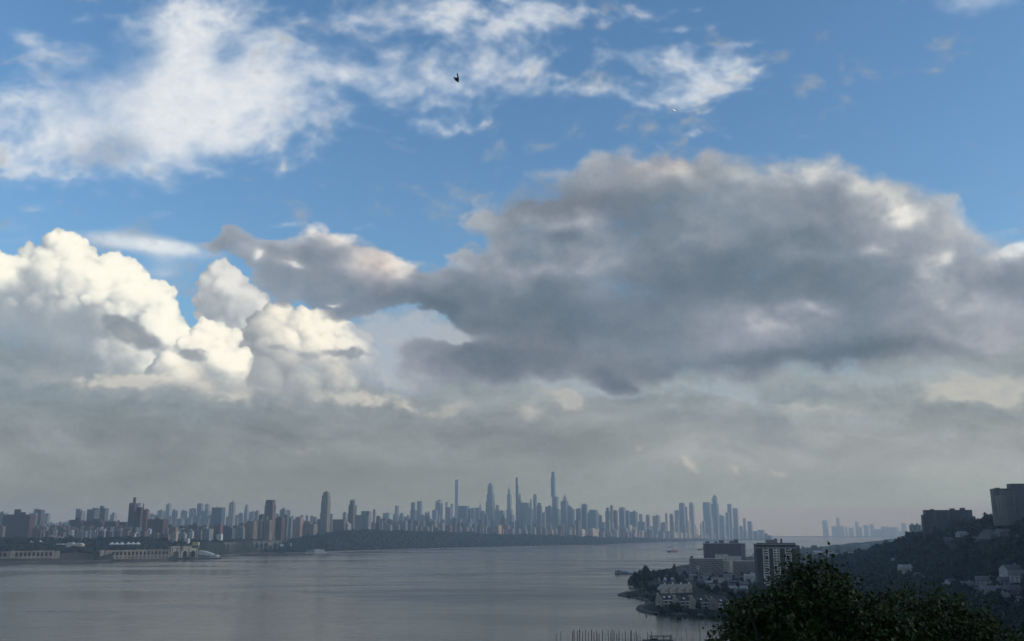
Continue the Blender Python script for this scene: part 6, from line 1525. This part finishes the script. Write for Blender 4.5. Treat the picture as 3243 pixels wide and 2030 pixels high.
xs_ = [(217,520,0),(303,408,1),(455,400,0),(475,378,0),(518,395,0),(547,375,0),(585,402,0),(622,383,0),(660,408,0),(700,380,0),(730,405,0),(765,390,0),(782,430,0),(800,415,0),(840,384,0),(873,420,0),(912,390,0),(945,420,0),(961,376,0),(980,392,1),(1020,428,0),(1038,440,0),(1052,388,0),(1092,425,0),(1130,393,0),(1165,435,0),(1198,398,0),(1207,384,0),(1245,432,0),(1270,398,0),(1290,448,0),(1318,436,0),(1415,412,0),(1465,395,0),(1724,436,0),(1768,478,0),(1845,480,0),(1920,482,0),(1980,450,0),(2000,488,0),(2075,492,0),(2155,490,0),(2250,465,0)]
up_ = [(1790,352,415),(1908,362,430),(2081,355,450),(2221,385,440)]
def pile(zx, ztop, zbase, kind, label, group='timber piles in the shallows'):
    px = 1700+zx/4.027; q = sea(px, 1900+zbase/4.027); h_ = at(px, 1900+ztop/4.027, q.y/S).z
    o = link('timber_pile', pile_m[kind], loc=(q.x, q.y, 0), label=label, cat='pile', group=group); f = h_; o.scale = (f*3.2, f*3.2, f); return o
for k, (zx, zt_, lean) in enumerate(xs_):
    zb_ = 492+rr.uniform(-8, 34)+(30 if zx > 1700 else 0)
    pile(zx, zt_, zb_, lean, 'weathered timber pile standing in the shallows in the crowded line of piles' if k > 1 else ['first pile at the far left, barely above the lower edge','tall leaning pile standing apart left of the crowded line'][k], 'timber piles in the shallows')
for k, (zx, zt_, zb_) in enumerate(up_):
    pile(zx, zt_, zb_, 0, '%s of the four outer piles farther out, right of the dock frame' % ['first','second','third','last'][k], 'outer timber piles')
for k, (zx, zt_, zb_) in enumerate([(250,424,490),(398,458,495)]):
    o = pile(zx, zt_, zb_, 2, ['broken bent pile near the left of the line of piles','short broken bent stub left of the line of piles'][k], 'broken piles'); o.rotation_euler = (0, math.radians(14), 0)
q = sea(2092, 2031, 1); k_ = q.y/FH
o = empty('dock_gantry', (q.x, q.y, 0), math.radians(-3), label='dark timber dock frame standing over a floating platform among the piles', cat='dock')
MB().box(-54*k_, 40*k_, -3, 5, .3, 1.6).build('platform', M_WOOD, o)
for x in (-30, -10, 10, 30): MB().tube((x*k_,0,-2), (x*k_,0,19*k_), .35, .3, 8).build('post', M_WOOD, o)
MB().box(-34*k_, 34*k_, -.5, .5, 17*k_, 19*k_).build('beam', M_WOOD, o)
MB().box(-34*k_, 34*k_, 3.5, 4.3, 19*k_, 20*k_).build('rear_beam', M_WOOD, o)
for x in (-34, -14, 8, 30): MB().box(x*k_, (x+1)*k_, -.6, 4.3, 20*k_, 20.8*k_).build('joist', M_WOOD, o)
MB().box(-30*k_, -10*k_, 1, 4, 1.6, 12*k_).build('shed', M_WOOD, o)
q = sea(2262, 2029, 1)
MB().box(-26*k_, 24*k_, 0, 5, .2, 1.5).build('floating_platform', M_WOOD, None, None, (q.x, q.y, 0), label='low dark floating platform right of the dock frame, by the near tree', cat='dock')

# ---- near-shore trees
def clear_of(x, y, r):
    return all((x-a)**2+(y-b)**2 > (r+c*.55)**2 for a, b, c in HILLH)
def tpx(px, py, rpx, hk=1., label='', group=None, kind=None):
    q = sea(px, py, 3.2*S); k_ = q.y/FH; return tree(q.x, q.y, rpx*k_, label=label, group=group, hk=hk, kind=kind)
lab1 = 'dark leafy tree crowding the wooded point beyond the town houses'; g1 = 'trees on the wooded point'
for px, py, r_px in [(1998,1848,9),(2006,1846,12),(2018,1850,12),(2030,1846,14),(2044,1848,13),(2052,1836,14),(2062,1846,12),(2012,1836,11),(2028,1832,12),(2040,1828,9),(2070,1834,10),(2080,1842,12),(2090,1828,12),(2100,1832,11),(2112,1826,12),(2122,1836,11),(2136,1830,12),(2096,1846,9),(2142,1842,9),(2156,1846,11),(2170,1832,9),(2026,1852,9),(2118,1846,8)]:
    tpx(px, py, r_px, rnd.uniform(.9, 1.25), lab1, g1)
tpx(2136, 1810, 8, 1.2, 'round dark tree alone at the water left of the terraced apartment building'); tpx(2045, 1830, 11, 1.6, 'tallest tree rising above the wooded point')
lab2 = 'low bushy tree along the narrow spit'; g2 = 'bushes along the spit'
for px, py, r_px in [(1980,1886,4),(1992,1882,5),(2004,1882,4),(2016,1884,5),(2028,1880,6),(2040,1876,7),(2052,1872,8),(2064,1872,9),(2074,1878,10),(2060,1884,9),(2050,1890,7),(2072,1896,10),(2084,1886,9),(2048,1868,9),(2066,1904,8),(2080,1906,9),(2070,1866,7),(2034,1890,5),(2088,1868,8)]:
    tpx(px, py, r_px, rnd.uniform(.7, 1.0), lab2, g2)
lab3 = 'dark tree in front of the town houses by the water'; g3 = 'trees before the town houses'
for px, py, r_px in [(2034,1932,5),(2046,1938,6),(2060,1936,5),(2096,1932,9),(2112,1938,8),(2148,1934,15),(2150,1946,10),(2170,1942,9),(2200,1940,14),(2222,1944,11),(2238,1938,13),(2256,1944,13),(2275,1946,14),(2292,1944,13),(2310,1940,16),(2330,1930,18),(2300,1920,14),(2320,1905,16),(2345,1910,18),(2128,1944,7),(2186,1944,7),(2074,1938,6),(2360,1930,20),(2340,1950,20),(2212,1930,11),(2128,1932,12),(2186,1936,12),(2244,1940,12),(2086,1928,8),(2076,1900,9),(2160,1900,7)]:
    tpx(px, py, r_px, rnd.uniform(.8, 1.1), lab3, g3)
lab4 = 'dark tree among the scattered houses between the town houses and the terraced building'; g4 = 'trees among the shore houses'
R4 = random.Random(9)
for _ in range(66):
    px = R4.uniform(2150, 2400); py = R4.uniform(1822, 1884)
    if py < 1832 and px < 2200: continue
    if 2080 < px < 2200 and py > 1858: continue
    tpx(px, py, R4.uniform(8, 13)*(.6+.5*(py-1810)/80), R4.uniform(.7, 1.1), lab4, g4)
lab5 = 'tree on the flats between the near tree and the hill foot'; g5 = 'trees on the flats'
for _ in range(70):
    px = R4.uniform(2500, 2800); py = R4.uniform(1752, 1850)
    tpx(px, py, R4.uniform(6, 10)*(.5+.7*(py-1740)/100), R4.uniform(.7, 1.1), lab5, g5)
# the slope
RS = np.random.RandomState(4); cand = []
while len(cand) < 5200:
    D = 560+ (RS.uniform()**1.3)*1500; px = RS.uniform(2560, 3330); x = (px-CX)/FH*D; s_ = x-np.interp(D, *FOOT)
    fade = 1-float(smooth(1250, 1850, D))
    if s_ < -6 and D > 620 and RS.uniform() > .10: continue
    if s_ < -60: continue
    if s_ > 420: continue
    cand.append((x*S, D*S, RS.uniform(3.4, 8.6)*S*(.7+.4*RS.uniform()), RS.uniform(.75, 1.4)))
# drop trees that crowd each other
keep = []; cell = {}
for c in cand:
    k = (int(c[0]//10), int(c[1]//10)); ok = True
    for i in (-1, 0, 1):
        for j in (-1, 0, 1):
            for d in cell.get((k[0]+i, k[1]+j), ()):
                if (c[0]-d[0])**2+(c[1]-d[1])**2 < (.78*min(c[2], d[2]))**2*1.6: ok = False
    if ok and clear_of(c[0], c[1], c[2]*.8):
        cell.setdefault(k, []).append(c); keep.append(c)
def sight(x, y):
    z = gz(x, y); return z
zz = nj_z(np.array([c[0] for c in keep]), np.array([c[1] for c in keep]))
def blocks_house(c, z):
    """no tall tree straight in front of a hillside house"""
    for a, b, w in HILLH:
        if c[1] < b and b-c[1] < 60 and abs(c[0]/c[1]-a/b)*b < w*.45+c[2]*.5: return True
    return False
keep = [(c, z) for c, z in zip(keep, zz) if not blocks_house(c, z)]
keep.sort(key=lambda t: t[0][1])
near_n = 0; rest = []
for c, z in keep:
    vis = c[1] < 1250*S and (c[0]/c[1]) < .55
    if vis and near_n < 96: tree(c[0], c[1], c[2], z-.6, 'dark leafy tree in the thick wood on the near cliff slope', 'trees on the cliff slope', c[3]); near_n += 1
    else: rest.append((c[0], c[1], z-.6, c[2], c[3]))
if len(rest) > 1900:
    rest = rest[:1900]
for _ in range(1500):                                  # the flats under the cliff, mostly behind the near trees
    D = RS.uniform(470, 1020); f_ = float(np.interp(D, *FOOT)); x = RS.uniform(175, max(200, f_+12))
    if gz(x*S, D*S) < 1.5 or not clear_of(x*S, D*S, 8) or blocks_house((x*S, D*S, 6), 0): continue
    if x/D < .245 and D > 640: continue
    rest.append((x*S, D*S, gz(x*S, D*S)-.5, RS.uniform(3.4, 7.0)*S, RS.uniform(.75, 1.2)))
canopy('hillside_wood', rest, M_LEAF, 'dense dark wood covering the cliff slope and ridge', 12, leafy=True)
# trees added on the raised plateau out of view to shade the near shore
pts = []
for _ in range(500):
    y = RS.uniform(100, 1250); x = .56*y+RS.uniform(110, 420); pts.append((x*S, y*S, gz(x*S, y*S)-1, RS.uniform(6, 9)*S, 1.1))
canopy('shade_wood', pts, M_FOREST, 'unseen wood added past the right edge to shade the near shore', 15)

# ---- the tree in front of the camera
def near_tree(name, lobes, basepx, D0, seed, label, nclus, leaf=.115):
    r = np.random.RandomState(seed); rp = random.Random(seed)
    C = []
    for (px, py, rad) in lobes:
        D = D0+rp.uniform(-1.3, 1.3); p = at(px, py, D); C.append((p.x, p.y, p.z, rad*1.02*D*S/FH))
    C = np.array(C)
    bp = at(basepx, 2100, D0); bx, by = bp.x, bp.y; bz = gz(bx, by)
    o = empty(name, (bx, by, bz), label=label, cat='tree')
    inv = np.array([bx, by, bz])
    wt = C[:, 3]**2.2; idx = r.choice(len(C), nclus, p=wt/wt.sum())
    d = r.normal(size=(nclus, 3)); d /= np.linalg.norm(d, axis=1)[:, None]
    rr_ = r.uniform(.30, 1.0, nclus)**.6*r.choice([.8, 1., 1.28], nclus, p=[.2, .66, .14])
    P = C[idx, :3]+d*(C[idx, 3]*rr_)[:, None]*np.array([1, 1.0, .95])-inv
    # twigs: from each cluster back towards its lobe centre; limbs from the trunk to lobes
    m = MB(); top = C[:, :3].mean(0)-inv
    fork = np.array([0, 0, top[2]*.50])
    m.tube((0,0,-1), fork*.55+np.array([.15,.1,0]), .42, .33, 10); m.tube(fork*.55+np.array([.15,.1,0]), fork, .33, .26, 9)
    m.build('trunk', M_BARK, o)
    m = MB()
    for c in C:
        q = c[:3]-inv; mid = fork*.45+q*.55+np.array([rp.uniform(-.3,.3), rp.uniform(-.3,.3), -.35])
        m.tube(fork-(0,0,.2), mid, .17, .10, 7); m.tube(mid, q, .10, .05, 6)
    for k in range(nclus):
        if k % 2 == 0:
            c = C[idx[k], :3]-inv; e = P[k]; s0 = c+(e-c)*.15
            mid = (s0+e)/2+np.array([rp.uniform(-.12,.12), rp.uniform(-.12,.12), rp.uniform(-.05,.15)])
            m.tube(s0, mid, .028, .016, 4); m.tube(mid, e+(e-mid)*.3, .016, .005, 4)
    m.build('branches', M_BARK, o)
    # leaves: each a folded kite on a drooping spray around its twig tip
    per = 62; n = nclus*per
    out = np.repeat(d, per, 0); base = np.repeat(P, per, 0)
    ax = out+r.normal(size=(n, 3))*.25; t = r.uniform(-.35, .62, n)[:, None]
    pos = base+ax*t*1.0+r.normal(size=(n, 3))*np.array([.15, .15, .10])
    pos[:, 2] -= .10*np.abs(t[:, 0])
    ln = leaf*r.uniform(.6, 1.35, (n, 1))
    a = out*.5+r.normal(size=(n, 3))*.8+np.array([0, 0, -.25]); a /= np.linalg.norm(a, axis=1)[:, None]
    nr = r.normal(size=(n, 3))*.7+np.array([0, 0, .9]); b = np.cross(nr, a); b /= np.linalg.norm(b, axis=1)[:, None]
    up = np.cross(a, b)
    V = np.stack([pos-a*ln*.5, pos-a*ln*.05+b*ln*.27+up*ln*.07, pos+a*ln*.55, pos-a*ln*.05-b*ln*.27+up*ln*.07], 1).reshape(-1, 3)
    i = np.arange(n)*4; Fc = np.concatenate([np.stack([i, i+1, i+2], 1), np.stack([i, i+2, i+3], 1)])
    link('crown', np_mesh('near_crown', V, Fc, M_NEAR), parent=o)
    return o
LA = [(2540,1818,26),(2638,1822,26),(2498,1856,26),(2544,1830,30),(2528,1862,34),(2572,1850,34),(2636,1834,34),(2664,1862,38),(2610,1884,46),(2494,1890,32),(2700,1888,44),(2546,1908,54),(2440,1938,34),(2374,1906,30),(2350,1930,30),(2322,1990,28),(2310,2006,22),(2620,1935,70),(2380,1955,44),(2480,1955,64),(2730,1940,60),(2560,1985,80),(2680,1995,80),(2350,2000,44),(2420,2015,62),(2800,1975,60),(2500,2060,90),(2640,2070,100),(2780,2050,90),(2370,2060,60),(2600,2160,120),(2450,2140,90),(2760,2150,110)]
LB = [(2830,1905,40),(2880,1925,46),(2940,1935,46),(2900,1980,66),(3000,1955,48),(2980,2000,66),(3060,1975,44),(3070,2025,66),(3130,2010,46),(2900,2060,90),(3010,2080,90),(3150,2070,70),(3210,2055,50),(3260,2080,60),(3050,2160,110),(3180,2170,90),(2930,2160,100)]
near_tree('broadleaf_tree', LA, 2590, 30, 1, 'big olive-green broadleaf tree close in front, twin tops rising past the tower', 760, .175)
near_tree('broadleaf_tree', LB, 3010, 33, 2, 'darker lower broadleaf tree filling the bottom right beside the twin-topped one', 620, .175)

# ---- bird and airliner
def bird():
    p = at(1446.5, 247, 27); o = empty('bird', p, 0, label='small black bird in flight with both wings raised', cat='bird')
    m = MB(); u = 27*S/FH   # metres per photograph pixel
    P = lambda x, z, y=0.: (x*u, y*u, -z*u)
    # body: lofted rings along its length, head lower right, tail upper left
    prof = [(-3.5,-2,.6),(-2.5,0,2.6),(-1,3,4.6),(1,6,5.2),(3,9,4.2),(4,11.5,2.6),(5,14,2.2),(6,16.5,.5)]
    rings = []; K = 9; V = []
    for x, z, r in prof:
        for k in range(K):
            t = 2*math.pi*k/K; V.append(P(x+math.cos(t)*r*1.35, z+math.cos(t)*r*-.5, math.sin(t)*r*1.2))
    Fc = [tuple(range(K-1, -1, -1)), tuple(range(len(V)-K, len(V)))]
    for i in range(len(prof)-1):
        for k in range(K): Fc.append((i*K+k, i*K+(k+1) % K, (i+1)*K+(k+1) % K, (i+1)*K+k))
    m.add(V, Fc)
    def wing(pts, th):
        n = len(pts); vs = [P(x, z, y-th) for x, z, y in pts]+[P(x, z, y+th) for x, z, y in pts]
        m.add(vs, [tuple(range(n)), tuple(range(2*n-1, n-1, -1))]+[(i, (i+1) % n, n+(i+1) % n, n+i) for i in range(n)])
    wing([(2,8,-2),(7,8,-3),(7.6,1,-5),(6,-5,-8),(4,-12,-11),(1.5,-13.5,-11),(0.6,-8,-9),(2.2,-3,-6),(1.6,2,-3)], 1.1)
    wing([(-1,8,2),(-5,9,3),(-8,3,5),(-11.5,-4,8),(-11.5,-8,10),(-9,-9,10.5),(-7,-7,9.5),(-4,-3,6),(0,0,3),(2,4,2)], 1.1)
    me = m.mesh('body', M_SMOOTH); link('body', me, parent=o, color=(.004,.004,.005))
bird()
M_ALU = mat_plain('polished_metal', .38, .02, .3, .9)
def plane():
    # its polished side is turned so that the low sun glints along it, as in the photograph
    p = at(2134.5, 349.5, 5200); k_ = 5200*S/FH
    sd_ = Vector((math.sin(SUN_AZ)*math.cos(SUN_EL), math.cos(SUN_AZ)*math.cos(SUN_EL), math.sin(SUN_EL)))
    h_ = (sd_ + (Vector((0, 0, H))-p).normalized()).normalized(); rz = math.atan2(h_.x, -h_.y)
    if math.cos(rz) < 0: rz += math.pi
    o = empty('airliner', p, rz, label='tiny white airliner high in the blue to the right of the bird', cat='airliner'); L = 14.*k_/max(.4, abs(math.cos(rz)))
    m = MB(); pr = [(-.5,.15),(-.46,.6),(-.38,1.),(.2,1.),(.38,.6),(.5,.15)]
    for (a, ra), (b, rb) in zip(pr, pr[1:]): m.tube((a*L,0,-a*L*.12), (b*L,0,-b*L*.12), ra*k_*1.5, rb*k_*1.5, 20)
    m.build('fuselage', M_ALU, o, (.95,.95,.95))
    for s_ in (-1, 1): MB().add([(-2,0,1),(4,0,1),(7,s_*12,1.8),(5,s_*12,1.8),(-2,0,1.7),(4,0,1.7),(7,s_*12,2.2),(5,s_*12,2.2)], [(3,2,1,0),(4,5,6,7),(0,1,5,4),(1,2,6,5),(2,3,7,6),(3,0,4,7)]).build('wing', M_ALU, o, (.9,.9,.9))
    MB().extr([(L*.36,-L*.03),(L*.48,-L*.05),(L*.52,L*.10),(L*.47,L*.10)], -.3, .3).build('tail_fin', M_ALU, o, (.9,.9,.9))
plane()

# ================================================================ haze
def haze():
    m = MB().box(-R_-60, R_+60, -3060, R_+3060, -5.2*S, HAZE_TOP)
    t = bpy.data.materials.new('haze'); t.use_nodes = True; nt = t.node_tree; nt.nodes.clear()
    v = nt.nodes.new('ShaderNodeVolumePrincipled'); v.inputs['Color'].default_value = HAZE_COL; v.inputs['Density'].default_value = HAZE_DEN
    v.inputs['Absorption Color'].default_value = (1, 1, 1, 1)     # thin air scatters blue first, deep air turns pale
    ou = nt.nodes.new('ShaderNodeOutputMaterial'); nt.links.new(v.outputs[0], ou.inputs['Volume'])
    t.cycles.homogeneous_volume = True
    m.build('haze', t, kind='stuff')
haze()
